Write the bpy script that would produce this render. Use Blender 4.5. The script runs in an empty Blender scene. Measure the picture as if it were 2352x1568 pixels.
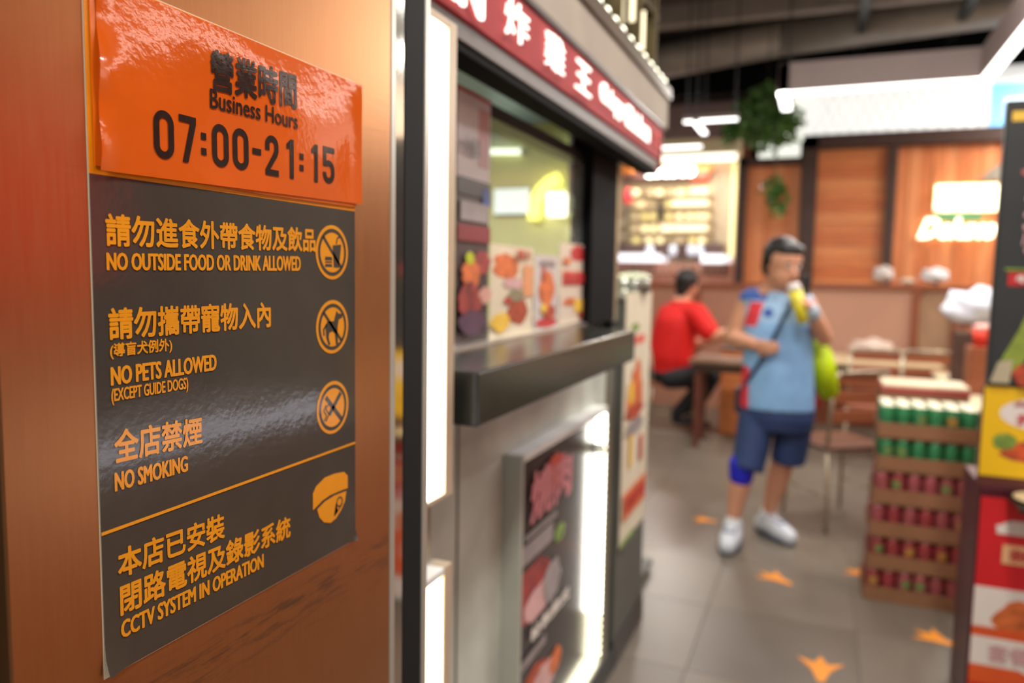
import bpy, bmesh, math, random
from mathutils import Vector, Matrix
random.seed(7)
C = bpy.context.scene.collection
sc = bpy.context.scene
# ------------------------------------------------------------------ camera, world, lamps, exposure
H = 1.46
FPX = 1735.0
Xc = Vector((0.92506123, -0.04947869, 0.37658143))
Yc = Vector((0.37944615, 0.07652695, -0.92204352))
Zc = Vector((0.01680288, 0.99583909, 0.08956662))
cd = bpy.data.cameras.new('camera')
cam = bpy.data.objects.new('camera', cd); C.objects.link(cam)
M = Matrix((Xc, Yc, Zc)).to_4x4(); M.translation = (0, 0, H)
cam.matrix_world = M
cd.sensor_width = 36; cd.lens = FPX / 2352 * 36
cd.clip_start = 0.02
cd.dof.use_dof = True; cd.dof.focus_distance = 0.575; cd.dof.aperture_fstop = 3.6
sc.camera = cam
w = bpy.data.worlds.new('world'); sc.world = w; w.use_nodes = True
w.node_tree.nodes['Background'].inputs[0].default_value = (1.0, 0.97, 0.92, 1)
w.node_tree.nodes['Background'].inputs[1].default_value = 0.42
sc.view_settings.view_transform = 'Standard'; sc.view_settings.look = 'None'
sc.view_settings.exposure = 0.14; sc.view_settings.gamma = 1; sc.view_settings.use_curve_mapping = False
sc.cycles.use_denoising = True
sc.cycles.sample_clamp_indirect = 4.0
sc.cycles.max_bounces = 6
LAMPS = [  # x, y, z, sx, sy, power: added ceiling lamps, out of view
    (0.35, 1.3, 3.55, 0.3, 1.2, 50), (0.35, 3.4, 3.55, 0.3, 1.2, 34), (2.8, 7.0, 3.55, 0.3, 1.2, 55), (-3.2, 6.4, 3.55, 0.3, 1.2, 60),
    (2.3, 8.3, 3.55, 0.3, 1.2, 80), (0.4, -1.3, 3.55, 0.3, 1.2, 66),
]
for i, (x, y, z, sx, sy, p) in enumerate(LAMPS):
    l = bpy.data.lights.new('lamp_light', 'AREA'); l.shape = 'RECTANGLE'; l.size = sx; l.size_y = sy; l.energy = p
    l.color = (1.0, 0.95, 0.88)
    o = bpy.data.objects.new('lamp_light', l); o.location = (x, y, z); C.objects.link(o)

for x, y, z, sx, sy, p in ((0.28, 5.56, 2.685, 1.1, 0.06, 40), (0.875, 4.1, 2.685, 0.06, 2.8, 24), (-1.86, 10.3, 3.15, 0.5, 0.1, 60), (-0.91, 6.42, 2.71, 0.36, 0.05, 9), (-2.1, 11.55, 3.1, 1.4, 0.1, 26)):
    l = bpy.data.lights.new('strip_light', 'AREA'); l.shape = 'RECTANGLE'; l.size = sx; l.size_y = sy; l.energy = p; l.color = (1.0, 0.95, 0.88)
    o = bpy.data.objects.new('strip_light', l); o.location = (x, y, z); C.objects.link(o)

def ray(x, y):
    d = Vector((x - 1176, -(y - 784), -FPX)); return Vector((d.dot(Xc), d.dot(Yc), d.dot(Zc)))
def PY(x, y, Y):
    r = ray(x, y); t = Y / r.y; return Vector((r.x * t, Y, r.z * t + H))
def PX(x, y, X):
    r = ray(x, y); t = X / r.x; return Vector((X, r.y * t, r.z * t + H))
def PZ(x, y, z=0.0):
    r = ray(x, y); t = (z - H) / r.z; return Vector((r.x * t, r.y * t, z))

# ------------------------------------------------------------------ materials
def lin(c):
    return tuple(((v / 255) / 12.92 if v / 255 <= 0.04045 else ((v / 255 + 0.055) / 1.055) ** 2.4) for v in c)
MC = {}
def mat(name, rgb, rough=0.5, metal=0.0, var=0.12, scale=6.0, bump=0.0, bscale=40.0, emit=0.0, ergb=None, stretch=(1, 1, 1), coat=0.0, trans=0.0, alpha=1.0, spec=0.5):
    """procedural: noise modulates the base colour; rgb in sRGB 0..255"""
    if name in MC: return MC[name]
    m = bpy.data.materials.new(name); m.use_nodes = True
    nt = m.node_tree; b = nt.nodes['Principled BSDF']
    c = lin(rgb)
    tc = nt.nodes.new('ShaderNodeTexCoord'); mp = nt.nodes.new('ShaderNodeMapping')
    mp.inputs['Scale'].default_value = stretch
    nt.links.new(tc.outputs['Object'], mp.inputs['Vector'])
    nz = nt.nodes.new('ShaderNodeTexNoise'); nz.inputs['Scale'].default_value = scale; nz.inputs['Detail'].default_value = 4
    nt.links.new(mp.outputs[0], nz.inputs['Vector'])
    rp = nt.nodes.new('ShaderNodeValToRGB')
    rp.color_ramp.elements[0].position = 0.3; rp.color_ramp.elements[1].position = 0.7
    rp.color_ramp.elements[0].color = (*[v * (1 - var) for v in c], 1)
    rp.color_ramp.elements[1].color = (*[min(1, v * (1 + var)) for v in c], 1)
    nt.links.new(nz.outputs['Fac'], rp.inputs['Fac'])
    nt.links.new(rp.outputs[0], b.inputs['Base Color'])
    b.inputs['Roughness'].default_value = rough; b.inputs['Metallic'].default_value = metal
    b.inputs['Coat Weight'].default_value = coat; b.inputs['Coat Roughness'].default_value = 0.08
    b.inputs['Transmission Weight'].default_value = trans; b.inputs['Alpha'].default_value = alpha
    b.inputs['Specular IOR Level'].default_value = spec
    if emit:
        b.inputs['Emission Color'].default_value = (*lin(ergb or rgb), 1)
        b.inputs['Emission Strength'].default_value = emit
    if bump:
        n2 = nt.nodes.new('ShaderNodeTexNoise'); n2.inputs['Scale'].default_value = bscale; n2.inputs['Detail'].default_value = 3
        nt.links.new(mp.outputs[0], n2.inputs['Vector'])
        bp = nt.nodes.new('ShaderNodeBump'); bp.inputs['Strength'].default_value = bump; bp.inputs['Distance'].default_value = 0.01
        nt.links.new(n2.outputs['Fac'], bp.inputs['Height']); nt.links.new(bp.outputs[0], b.inputs['Normal'])
    MC[name] = m; return m

def film(name, rgb, rough=0.12, b1=0.25, s1=18, b2=0.12, s2=160, spec=0.5, var=0.04, coat=0.0):
    """printed vinyl under a slightly wrinkled film: two scales of relief"""
    m = mat(name, rgb, rough, var=var, scale=30, spec=spec, coat=coat)
    nt = m.node_tree; b = nt.nodes['Principled BSDF']
    g = nt.nodes.new('ShaderNodeNewGeometry')
    a = nt.nodes.new('ShaderNodeTexNoise'); a.inputs['Scale'].default_value = s1; a.inputs['Detail'].default_value = 2
    c = nt.nodes.new('ShaderNodeTexNoise'); c.inputs['Scale'].default_value = s2; c.inputs['Detail'].default_value = 3
    nt.links.new(g.outputs['Position'], a.inputs['Vector']); nt.links.new(g.outputs['Position'], c.inputs['Vector'])
    p1 = nt.nodes.new('ShaderNodeBump'); p1.inputs['Strength'].default_value = b1; p1.inputs['Distance'].default_value = 0.004
    p2 = nt.nodes.new('ShaderNodeBump'); p2.inputs['Strength'].default_value = b2; p2.inputs['Distance'].default_value = 0.0006
    nt.links.new(a.outputs['Fac'], p1.inputs['Height']); nt.links.new(c.outputs['Fac'], p2.inputs['Height'])
    nt.links.new(p1.outputs[0], p2.inputs['Normal']); nt.links.new(p2.outputs[0], b.inputs['Normal'])
    if coat: nt.links.new(p2.outputs[0], b.inputs['Coat Normal'])
    return m

def glow(name, rgb, s):
    return mat(name, rgb, 0.6, emit=s, var=0.02)

# ------------------------------------------------------------------ mesh helpers
def box(bm, x0, x1, y0, y1, z0, z1, bev=0.0):
    r = bmesh.ops.create_cube(bm, size=1)
    bmesh.ops.scale(bm, verts=r['verts'], vec=(x1 - x0, y1 - y0, z1 - z0))
    bmesh.ops.translate(bm, verts=r['verts'], vec=((x0 + x1) / 2, (y0 + y1) / 2, (z0 + z1) / 2))
    if bev:
        es = {e for v in r['verts'] for e in v.link_edges}
        bmesh.ops.bevel(bm, geom=list(es), offset=bev, segments=2, affect='EDGES', profile=0.5)
    return bm
def cyl(bm, p0, p1, r0, r1=None, n=16):
    p0 = Vector(p0); p1 = Vector(p1); r1 = r0 if r1 is None else r1
    d = p1 - p0
    r = bmesh.ops.create_cone(bm, cap_ends=True, segments=n, radius1=r0, radius2=r1, depth=d.length)
    q = Vector((0, 0, 1)).rotation_difference(d.normalized())
    bmesh.ops.transform(bm, matrix=Matrix.Translation((p0 + p1) / 2) @ q.to_matrix().to_4x4(), verts=r['verts'])
    return bm
def ball(bm, p, r, sc_=(1, 1, 1), n=16, rot=None):
    q = bmesh.ops.create_uvsphere(bm, u_segments=n, v_segments=max(6, n // 2), radius=r)
    Mx = Matrix.Translation(p) @ (rot.to_4x4() if rot else Matrix()) @ Matrix.Diagonal((*sc_, 1))
    bmesh.ops.transform(bm, matrix=Mx, verts=q['verts']); return bm
def tube(bm, pts, r, n=10):
    for a, b in zip(pts[:-1], pts[1:]): cyl(bm, a, b, r, r, n)
    for p in pts[1:-1]: ball(bm, Vector(p), r, n=n)
    return bm
def lathe(bm, prof, c=(0, 0, 0), n=20):
    rings = []
    for r, z in prof:
        rings.append([bm.verts.new((c[0] + r * math.cos(2 * math.pi * k / n), c[1] + r * math.sin(2 * math.pi * k / n), c[2] + z)) for k in range(n)])
    for a, b in zip(rings[:-1], rings[1:]):
        for k in range(n): bm.faces.new((a[k], a[(k + 1) % n], b[(k + 1) % n], b[k]))
    bm.faces.new(list(reversed(rings[0]))); bm.faces.new(rings[-1]); return bm
def prism(bm, pts, f, th):
    """polygon pts (u, v) mapped by f(u, v, depth)"""
    a = [bm.verts.new(f(u, v, 0)) for u, v in pts]; b = [bm.verts.new(f(u, v, th)) for u, v in pts]
    bm.faces.new(b); bm.faces.new(list(reversed(a)))
    n = len(pts)
    for k in range(n): bm.faces.new((a[k], a[(k + 1) % n], b[(k + 1) % n], b[k]))
    return bm
def obj(name, bm, m, parent=None, loc=None, smooth=False):
    me = bpy.data.meshes.new(name)
    bmesh.ops.recalc_face_normals(bm, faces=bm.faces[:]); bm.to_mesh(me); bm.free()
    for mm in (m if isinstance(m, (list, tuple)) else [m]): me.materials.append(mm)
    if smooth:
        for p in me.polygons: p.use_smooth = True
    o = bpy.data.objects.new(name, me); C.objects.link(o)
    if loc: o.location = loc
    if parent:
        o.parent = parent
        o.matrix_parent_inverse = parent.matrix_basis.inverted() if PINV else Matrix()
    return o
PINV = True
def tag(o, label, cat, group=None, kind=None):
    if label: o['label'] = label
    if cat: o['category'] = cat
    if group: o['group'] = group
    if kind: o['kind'] = kind
    return o
def thing(name, label, cat, loc=(0, 0, 0), group=None):
    o = bpy.data.objects.new(name, None); o.empty_display_size = 0.05; C.objects.link(o); o.location = loc
    return tag(o, label, cat, group)
def struct(name, bm, m, parent=None, **k):
    o = obj(name, bm, m, parent, **k)
    if not parent: o['kind'] = 'structure'
    return o
def copy_thing(root, loc, label=None):
    r = root.copy(); C.objects.link(r); d = Vector(loc) - root.location; r.location = loc
    if label: r['label'] = label
    for ch in root.children:
        c = ch.copy(); C.objects.link(c); c.parent = r
    return r
B = bmesh.new

# planes to lay prints on
def plX(X0, th=0.0003):            # faces +X, u = Y, v = Z
    return lambda u, v, d: (X0 + (th if d else 0), u, v)
def plY(Y0, th=0.0006):            # faces -Y, u = X, v = Z
    return lambda u, v, d: (u, Y0 - (th if d else 0), v)
TXT = {}
def text_geo(s, bold=0.0, shear=0.0, bx=None):
    k = (s, bold, shear, bx)
    if k in TXT: return TXT[k]
    cu = bpy.data.curves.new('t', 'FONT'); cu.body = s; cu.size = 1; cu.shear = shear
    cu.resolution_u = 3
    o = bpy.data.objects.new('t', cu); C.objects.link(o)
    bpy.context.view_layer.update()
    dg = bpy.context.evaluated_depsgraph_get()
    me = bpy.data.meshes.new_from_object(o.evaluated_get(dg))
    vs = [v.co.copy() for v in me.vertices]; fs = [tuple(p.vertices) for p in me.polygons]
    bpy.data.objects.remove(o); bpy.data.curves.remove(cu); bpy.data.meshes.remove(me)
    if bold:                       # heavier weight: the glyph laid over itself in a small ring of offsets
        hx = bold if bx is None else bx; n = len(vs); v0_ = vs; f0_ = fs; vs = list(v0_); fs = list(f0_)
        for k_ in range(8):
            a_ = math.pi / 4 * k_; dx = hx * math.cos(a_); dy = bold * math.sin(a_)
            fs += [tuple(i + len(vs) for i in f) for f in f0_]; vs += [Vector((v.x + dx, v.y + dy, 0)) for v in v0_]
    x0 = min(v.x for v in vs); x1 = max(v.x for v in vs); y0 = min(v.y for v in vs); y1 = max(v.y for v in vs)
    r = ([((v.x - x0) / (x1 - x0), (v.y - y0) / (y1 - y0)) for v in vs], fs)
    TXT[k] = r; return r
def lettering(s, u0, u1, v0, v1, f, m, parent, bold=0.0, shear=0.0, name='lettering', v0b=None, v1b=None, th=False, bx=None):
    """text stretched to the box; v0b/v1b = heights at the right end"""
    pts, fs = text_geo(s, bold, shear, bx)
    v0b = v0 if v0b is None else v0b; v1b = v1 if v1b is None else v1b
    def mp(a, b, d):
        lo = v0 + (v0b - v0) * a; hi = v1 + (v1b - v1) * a
        return f(u0 + (u1 - u0) * a, lo + (hi - lo) * b, d)
    n0 = len(pts) // 9 if bold else len(pts)
    o3 = Vector(f(u0, v0, 0)); nn = Vector(f(u0 + 1e-3, v0, 0)) - o3; nn = nn.cross(Vector(f(u0, v0 + 1e-3, 0)) - o3).normalized()
    vs = [Vector(mp(a, b, 1)) + nn * (1.2e-5 * (i // n0)) for i, (a, b) in enumerate(pts)]
    me = bpy.data.meshes.new(name); me.from_pydata(vs, [], fs); me.materials.append(m)
    o = bpy.data.objects.new(name, me); C.objects.link(o)
    if th:
        so = o.modifiers.new('s', 'SOLIDIFY'); so.thickness = th; so.offset = 0
    if parent:
        o.parent = parent; o.matrix_parent_inverse = parent.matrix_basis.inverted()
    return o
def ell(cu, cv, ru, rv, n=24, a0=0, a1=2 * math.pi, wob=0.0):
    full = abs(a1 - a0 - 2 * math.pi) < 1e-6
    return [(cu + ru * math.cos(a) * (1 + wob * random.uniform(-1, 1)), cv + rv * math.sin(a) * (1 + wob * random.uniform(-1, 1))) for a in [a0 + (a1 - a0) * k / (n if full else n - 1) for k in range(n)]]
def shape(name, pts, f, m, parent, th=1):
    return obj(name, prism(B(), pts, f, th), m, parent)
def rect(u0, u1, v0, v1): return [(u0, v0), (u1, v0), (u1, v1), (u0, v1)]
def ring(name, cu, cv, r0, r1, f, m, parent, n=40):
    bm = B(); A = [bm.verts.new(f(cu + r0 * math.cos(t), cv + r0 * math.sin(t), 1)) for t in [2 * math.pi * k / n for k in range(n)]]
    Bq = [bm.verts.new(f(cu + r1 * math.cos(t), cv + r1 * math.sin(t), 1)) for t in [2 * math.pi * k / n for k in range(n)]]
    for k in range(n): bm.faces.new((A[k], A[(k + 1) % n], Bq[(k + 1) % n], Bq[k]))
    return obj(name, bm, m, parent)
def stroke(pts, wd):
    """polyline thickened into an outline polygon"""
    L = []; R = []
    n = len(pts)
    for i, p in enumerate(pts):
        a = pts[max(0, i - 1)]; b = pts[min(n - 1, i + 1)]
        dx, dy = b[0] - a[0], b[1] - a[1]; l = math.hypot(dx, dy) or 1
        nx, ny = -dy / l * wd / 2, dx / l * wd / 2
        L.append((p[0] + nx, p[1] + ny)); R.append((p[0] - nx, p[1] - ny))
    return L + R[::-1]

# ------------------------------------------------------------------ materials used
copper = bpy.data.materials.new('brushed_copper'); copper.use_nodes = True
nt = copper.node_tree; b = nt.nodes['Principled BSDF']
g = nt.nodes.new('ShaderNodeNewGeometry'); mp_ = nt.nodes.new('ShaderNodeMapping'); mp_.inputs['Scale'].default_value = (1, 60, 3)
nz = nt.nodes.new('ShaderNodeTexNoise'); nz.inputs['Scale'].default_value = 6; nz.inputs['Detail'].default_value = 5
nt.links.new(g.outputs['Position'], mp_.inputs['Vector']); nt.links.new(mp_.outputs[0], nz.inputs['Vector'])
rp = nt.nodes.new('ShaderNodeValToRGB'); rp.color_ramp.elements[0].color = (0.47, 0.215, 0.088, 1); rp.color_ramp.elements[1].color = (0.55, 0.26, 0.11, 1)
nt.links.new(nz.outputs['Fac'], rp.inputs['Fac'])
# glue residue: streaks in a band under the notice, running slightly downhill
sx = nt.nodes.new('ShaderNodeSeparateXYZ'); nt.links.new(g.outputs['Position'], sx.inputs[0])
mz = nt.nodes.new('ShaderNodeMapRange'); mz.inputs['From Min'].default_value = 1.105; mz.inputs['From Max'].default_value = 1.15; nt.links.new(sx.outputs['Z'], mz.inputs['Value'])
mz2 = nt.nodes.new('ShaderNodeMapRange'); mz2.inputs['From Min'].default_value = 1.172; mz2.inputs['From Max'].default_value = 1.150; nt.links.new(sx.outputs['Z'], mz2.inputs['Value'])
mm = nt.nodes.new('ShaderNodeMath'); mm.operation = 'MULTIPLY'; nt.links.new(mz.outputs[0], mm.inputs[0]); nt.links.new(mz2.outputs[0], mm.inputs[1])
mp2 = nt.nodes.new('ShaderNodeMapping'); mp2.inputs['Scale'].default_value = (1, 7, 60); nt.links.new(g.outputs['Position'], mp2.inputs['Vector'])
n3 = nt.nodes.new('ShaderNodeTexNoise'); n3.inputs['Scale'].default_value = 2.5; n3.inputs['Detail'].default_value = 6; n3.inputs['Roughness'].default_value = 0.7
nt.links.new(mp2.outputs[0], n3.inputs['Vector'])
r3 = nt.nodes.new('ShaderNodeMapRange'); r3.inputs['From Min'].default_value = 0.48; r3.inputs['From Max'].default_value = 0.62; nt.links.new(n3.outputs['Fac'], r3.inputs['Value'])
m4 = nt.nodes.new('ShaderNodeMath'); m4.operation = 'MULTIPLY'; nt.links.new(mm.outputs[0], m4.inputs[0]); nt.links.new(r3.outputs[0], m4.inputs[1])
mx = nt.nodes.new('ShaderNodeMix'); mx.data_type = 'RGBA'; nt.links.new(m4.outputs[0], mx.inputs[0]); nt.links.new(rp.outputs[0], mx.inputs[6]); mx.inputs[7].default_value = (0.26, 0.15, 0.10, 1)
nt.links.new(mx.outputs[2], b.inputs['Base Color'])
b.inputs['Metallic'].default_value = 0.9
rr = nt.nodes.new('ShaderNodeMapRange'); rr.inputs['To Min'].default_value = 0.27; rr.inputs['To Max'].default_value = 0.36; nt.links.new(nz.outputs['Fac'], rr.inputs['Value'])
nt.links.new(rr.outputs[0], b.inputs['Roughness'])
bp = nt.nodes.new('ShaderNodeBump'); bp.inputs['Strength'].default_value = 0.25; bp.inputs['Distance'].default_value = 0.0004
nt.links.new(n3.outputs['Fac'], bp.inputs['Height']); nt.links.new(bp.outputs[0], b.inputs['Normal'])

steel = mat('brushed_steel', (205, 203, 195), 0.28, 0.95, var=0.05, stretch=(1, 40, 1))
chrome = mat('mirror_steel', (225, 222, 215), 0.08, 1.0, var=0.03)
blackp = mat('black_gasket', (26, 27, 26), 0.75, spec=0.25, var=0.15, scale=40, stretch=(1, 30, 1))
blackm = mat('black_metal', (30, 32, 31), 0.35, var=0.1)
darkgrey = mat('dark_grey_laminate', (88, 90, 84), 0.45, var=0.08)
concrete = mat('concrete_panel', (198, 204, 194), 0.42, var=0.2, scale=5, bump=0.15, bscale=20)
greyal = mat('grey_aluminium', (178, 178, 168), 0.4, 0.5, var=0.05)
woodo = mat('orange_wood', (232, 138, 80), 0.45, var=0.14, scale=3, stretch=(1, 1, 14))
woodv = mat('orange_wood_upright', (230, 138, 84), 0.45, var=0.15, scale=3, stretch=(14, 1, 1))
woodd = mat('dark_brown_frame', (74, 50, 42), 0.5, var=0.12)
woodr = mat('reddish_wood', (150, 84, 56), 0.4, var=0.12, scale=3, stretch=(1, 1, 8))
woodt = mat('pale_tabletop', (205, 180, 140), 0.35, var=0.08)
pinkp = mat('frosted_panel', (208, 158, 134), 0.25, var=0.06, scale=2)
white_led = glow('white_led', (255, 250, 238), 9)
warm_led = glow('warm_led', (255, 246, 214), 5)

# ------------------------------------------------------------------ floor, ceiling, walls
tilem = [mat('floor_tile_%d' % k, c, 0.33, var=0.10, scale=2.2, bump=0.03, bscale=60) for k, c in enumerate([(110, 100, 89), (106, 96, 87), (113, 103, 92)])]
fl = struct('floor', box(B(), -7, 6, -3, 15, -0.10, -0.008), mat('floor_grout', (106, 98, 90), 0.8))
tm = []
for m_ in tilem:
    t = box(B(), 0, 0.5975, 0, 0.5975, -0.012, 0, 0.0008)
    me = bpy.data.meshes.new('floor_tile'); t.to_mesh(me); t.free(); me.materials.append(m_); tm.append(me)
for i in range(-4, 5):
    for j in range(3, 17):
        o = bpy.data.objects.new('floor_tile', random.choice(tm)); C.objects.link(o); o.location = (0.2 + i * 0.6, j * 0.6 - 0.25, 0); o.parent = fl
darkc = mat('ceiling_paint', (92, 84, 84), 0.7, var=0.1)
ce = struct('ceiling', box(B(), -7, 6, -3, 15, 4.3, 4.4), darkc)
grad = mat('duct_metal', (178, 172, 166), 0.45, 0.2, var=0.1)
for k, (a, b_, rr_) in enumerate([((-2.9, 9.25, 3.90), (-0.55, 9.1, 4.10), 0.19), ((-0.55, 9.1, 4.10), (3.0, 8.7, 4.16), 0.19)]):
    obj('duct', cyl(B(), a, b_, rr_, rr_, 20), grad, ce, smooth=True)
for yy in (5.0, 6.6, 8.2, 10.4): obj('ceiling_beam', box(B(), -6, 5, yy, yy + 0.14, 4.08, 4.3, 0.01), mat('beam_grey', (150, 142, 138), 0.6), ce)
for k in range(3): obj('cable_tray', box(B(), 0.2 + k * 0.9, 0.28 + k * 0.9, 6, 11, 4.0, 4.08), blackm, ce)
for (x0, x1) in ((-0.1, 0.42), (0.6, 1.05)): obj('ceiling_panel', box(B(), x0, x1, 7.3, 8.1, 4.2, 4.24), mat('ceiling_panel', (215, 215, 210), 0.6), ce)
struct('wall_far', box(B(), -7, 6, 14.6, 14.8, 0, 4.3), mat('far_wall_dark', (34, 32, 34), 0.8))
struct('wall_left', box(B(), -6.1, -6, 2, 14.6, 0, 4.3), mat('wall_left_paint', (150, 135, 120), 0.8))
struct('wall_right', box(B(), 3.4, 3.5, -3, 14.6, 0, 4.3), mat('wall_right_paint', (170, 150, 130), 0.8))

# added ceiling lamps out of view, fittings for the area lights
fx = thing('added_ceiling_lamp', 'long added ceiling lamp out of view', 'lamp', (LAMPS[0][0], LAMPS[0][1], 3.6), 'added ceiling lamps above the food hall')
obj('housing', box(B(), -0.17, 0.17, -0.62, 0.62, 0, 0.06, 0.01), mat('lamp_housing', (90, 88, 86), 0.5), fx).matrix_parent_inverse = Matrix()
obj('diffuser', box(B(), -0.15, 0.15, -0.6, 0.6, -0.012, 0, 0), glow('diffuser', (255, 246, 230), 2.5), fx).matrix_parent_inverse = Matrix()
obj('cable', cyl(B(), (0, 0, 0.06), (0, 0, 0.7), 0.008), blackm, fx).matrix_parent_inverse = Matrix()
for L in LAMPS[1:]: copy_thing(fx, (L[0], L[1], 3.6))

# ------------------------------------------------------------------ sliding door with notice
DX = -0.444
dr = thing('door_1', None, None, (DX, 0.5, 0)); dr['kind'] = 'structure'
bm = box(B(), DX - 0.035, DX, 0.292, 0.727, 0.0, 2.35, 0.0015)
obj('door_panel', bm, copper, dr)
alu = mat('satin_aluminium', (196, 194, 184), 0.35, 0.55, var=0.05, stretch=(1, 40, 1))
obj('edge_strip', box(B(), DX - 0.035, DX, 0.728, 0.7385, 0, 2.35, 0.001), alu, dr)
obj('recess_channel', box(B(), DX - 0.04, DX - 0.001, 0.739, 0.757, 0, 2.35, 0.0005), chrome, dr)
obj('gasket', box(B(), DX - 0.04, DX - 0.001, 0.7575, 0.8045, 0, 2.35, 0.003), blackp, dr)
obj('outer_strip', box(B(), DX - 0.04, DX - 0.0005, 0.805, 0.8175, 0, 2.35, 0.001), alu, dr)
obj('door_reveal', box(B(), DX - 0.06, DX - 0.012, 0.20, 0.289, 0, 2.35), blackp, dr)
struct('wall_door_side', box(B(), DX - 0.12, DX - 0.02, -2.2, 0.2, 0, 2.6), mat('door_side_wall', (70, 62, 56), 0.6))

ink = film('charcoal_film', (70, 65, 59), 0.12, b1=0.10, s1=14, b2=0.14, s2=170, spec=0.55, var=0.06)
amber = film('amber_print', (240, 156, 34), 0.16, b1=0.16, s1=14, b2=0.14, s2=170, spec=0.5)
amber2 = film('yellow_orange_print', (243, 146, 20), 0.2, b1=0.16, s1=14, b2=0.3, s2=170, spec=0.4)
orange = film('orange_sheet_print', (228, 98, 24), 0.07, b1=0.16, s1=16, b2=0.2, s2=150, spec=0.6, var=0.03)
blacki = film('black_ink', (46, 30, 28), 0.14, b1=0.16, s1=16, b2=0.2, s2=150, spec=0.5)
whitee = mat('sticker_edge_white', (220, 205, 180), 0.5)
st = thing('rules_notice', 'charcoal notice with amber rules in two languages stuck on the copper door', 'notice', (DX, 0.506, 1.178))
obj('backing', box(B(), DX + 0.0002, DX + 0.0006, 0.3548, 0.6573, 1.1772, 1.648), whitee, st)
# face sheet, bottom corners peeling off
bm = B(); NU, NV = 24, 28; grid = []
for i in range(NU + 1):
    row = []
    for j in range(NV + 1):
        u = 0.3556 + (0.6568 - 0.3556) * i / NU; v = 1.178 + (1.520 - 1.178) * j / NV
        d1 = max(0, 0.016 - math.hypot(u - 0.3556, v - 1.178)); d2 = max(0, 0.012 - math.hypot(u - 0.6568, v - 1.178))
        row.append(bm.verts.new((DX + 0.0010 + d1 * 0.28 + d2 * 0.3, u, v)))
    grid.append(row)
for i in range(NU):
    for j in range(NV): bm.faces.new((grid[i][j], grid[i + 1][j], grid[i + 1][j + 1], grid[i][j + 1]))
obj('charcoal_field', bm, ink, st, smooth=True)
obj('amber_field', box(B(), DX + 0.0007, DX + 0.0011, 0.3556, 0.6568, 1.5202, 1.647), amber2, st)
F1 = plX(DX + 0.00125, 0.0001)
cjb = 0.028
for s, u0, u1, v0, v1, v0b, v1b, bo in [
    ('請勿進食外帶食物及飲品', 0.366, 0.5915, 1.4735, 1.4955, 1.477, 1.499, cjb),
    ('NO OUTSIDE FOOD OR DRINK ALLOWED', 0.366, 0.5695, 1.4575, 1.4695, 1.459, 1.4725, 0.02),
    ('請勿攜帶寵物入內', 0.366, 0.528, 1.4105, 1.4325, 1.410, 1.4325, cjb),
    ('(導盲犬例外)', 0.3665, 0.4195, 1.3975, 1.4085, 1.3975, 1.4085, cjb),
    ('NO PETS ALLOWED', 0.3665, 0.4635, 1.3795, 1.3925, 1.3795, 1.3925, 0.02),
    ('(EXCEPT GUIDE DOGS)', 0.3665, 0.434, 1.366, 1.3775, 1.366, 1.3775, 0.016),
    ('全店禁煙', 0.3675, 0.447, 1.325, 1.349, 1.3235, 1.3455, cjb),
    ('NO SMOKING', 0.367, 0.432, 1.306, 1.3195, 1.305, 1.3175, 0.02),
    ('本店已安裝', 0.3675, 0.469, 1.2435, 1.265, 1.2405, 1.262, cjb),
    ('閉路電視及錄影系統', 0.3685, 0.5515, 1.2165, 1.239, 1.2145, 1.2355, cjb),
    ('CCTV SYSTEM IN OPERATION', 0.3685, 0.515, 1.200, 1.213, 1.199, 1.2115, 0.02)]:
    lettering(s, u0, u1, v0, v1, F1, amber, st, bold=bo, v0b=v0b, v1b=v1b, bx=bo if bo == cjb else bo * 2.9)
obj('rule_line', prism(B(), [(0.3557, 1.2785), (0.6567, 1.2805), (0.6567, 1.2828), (0.3557, 1.2808)], F1, 1), amber, st)
F2 = plX(DX + 0.0014, 0.0001); F3 = plX(DX + 0.00155, 0.0001)
def icon(cv):
    cu = 0.6178
    d = shape('pictogram_disc', ell(cu, cv, 0.0262, 0.0262, 48), F1, amber, st)
    ring('dark_ring', cu, cv, 0.0193, 0.0228, F2, ink, d, 48)
    return d, cu
def part_poly(d, pts): return shape('figure', pts, F2, ink, d)
def scl(cu, cv, pts): return [(cu + x * 0.0195, cv + y * 0.0195) for x, y in pts]
d, cu = icon(1.4775); cv = 1.4775          # cup and burger
part_poly(d, scl(cu, cv, [(0.02, 0.35), (0.75, 0.42), (0.55, -0.75), (0.12, -0.75)]))
part_poly(d, scl(cu, cv, stroke([(0.32, 0.42), (0.42, 0.72), (0.62, 0.8)], 0.09)))
for y0, y1 in ((-0.22, -0.40), (-0.45, -0.52), (-0.58, -0.72)):
    part_poly(d, scl(cu, cv, [(-0.62, y1), (-0.02, y1), (-0.06, y0), (-0.58, y0)]))
part_poly(d, scl(cu, cv, stroke([(-0.74, 0.74), (0.74, -0.74)], 0.17)))
d, cu = icon(1.405); cv = 1.405            # dog
part_poly(d, scl(cu, cv, [(-0.60, 0.05), (-0.45, 0.30), (0.10, 0.28), (0.32, 0.80), (0.48, 0.66), (0.85, 0.62), (0.80, 0.42), (0.52, 0.35), (0.42, -0.02), (0.40, -0.45), (0.46, -0.92), (0.26, -0.92), (0.18, -0.35), (-0.02, -0.22), (-0.28, -0.28), (-0.34, -0.50), (-0.20, -0.88), (-0.36, -0.90), (-0.55, -0.50)]))
part_poly(d, scl(cu, cv, stroke([(-0.5, 0.15), (-0.75, -0.1), (-0.72, -0.4)], 0.12)))
part_poly(d, scl(cu, cv, stroke([(-0.74, 0.74), (0.74, -0.74)], 0.17)))
d, cu = icon(1.325); cv = 1.325            # cigarette
part_poly(d, scl(cu, cv, stroke([(0.66, 0.66), (-0.32, -0.32)], 0.24)))
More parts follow.
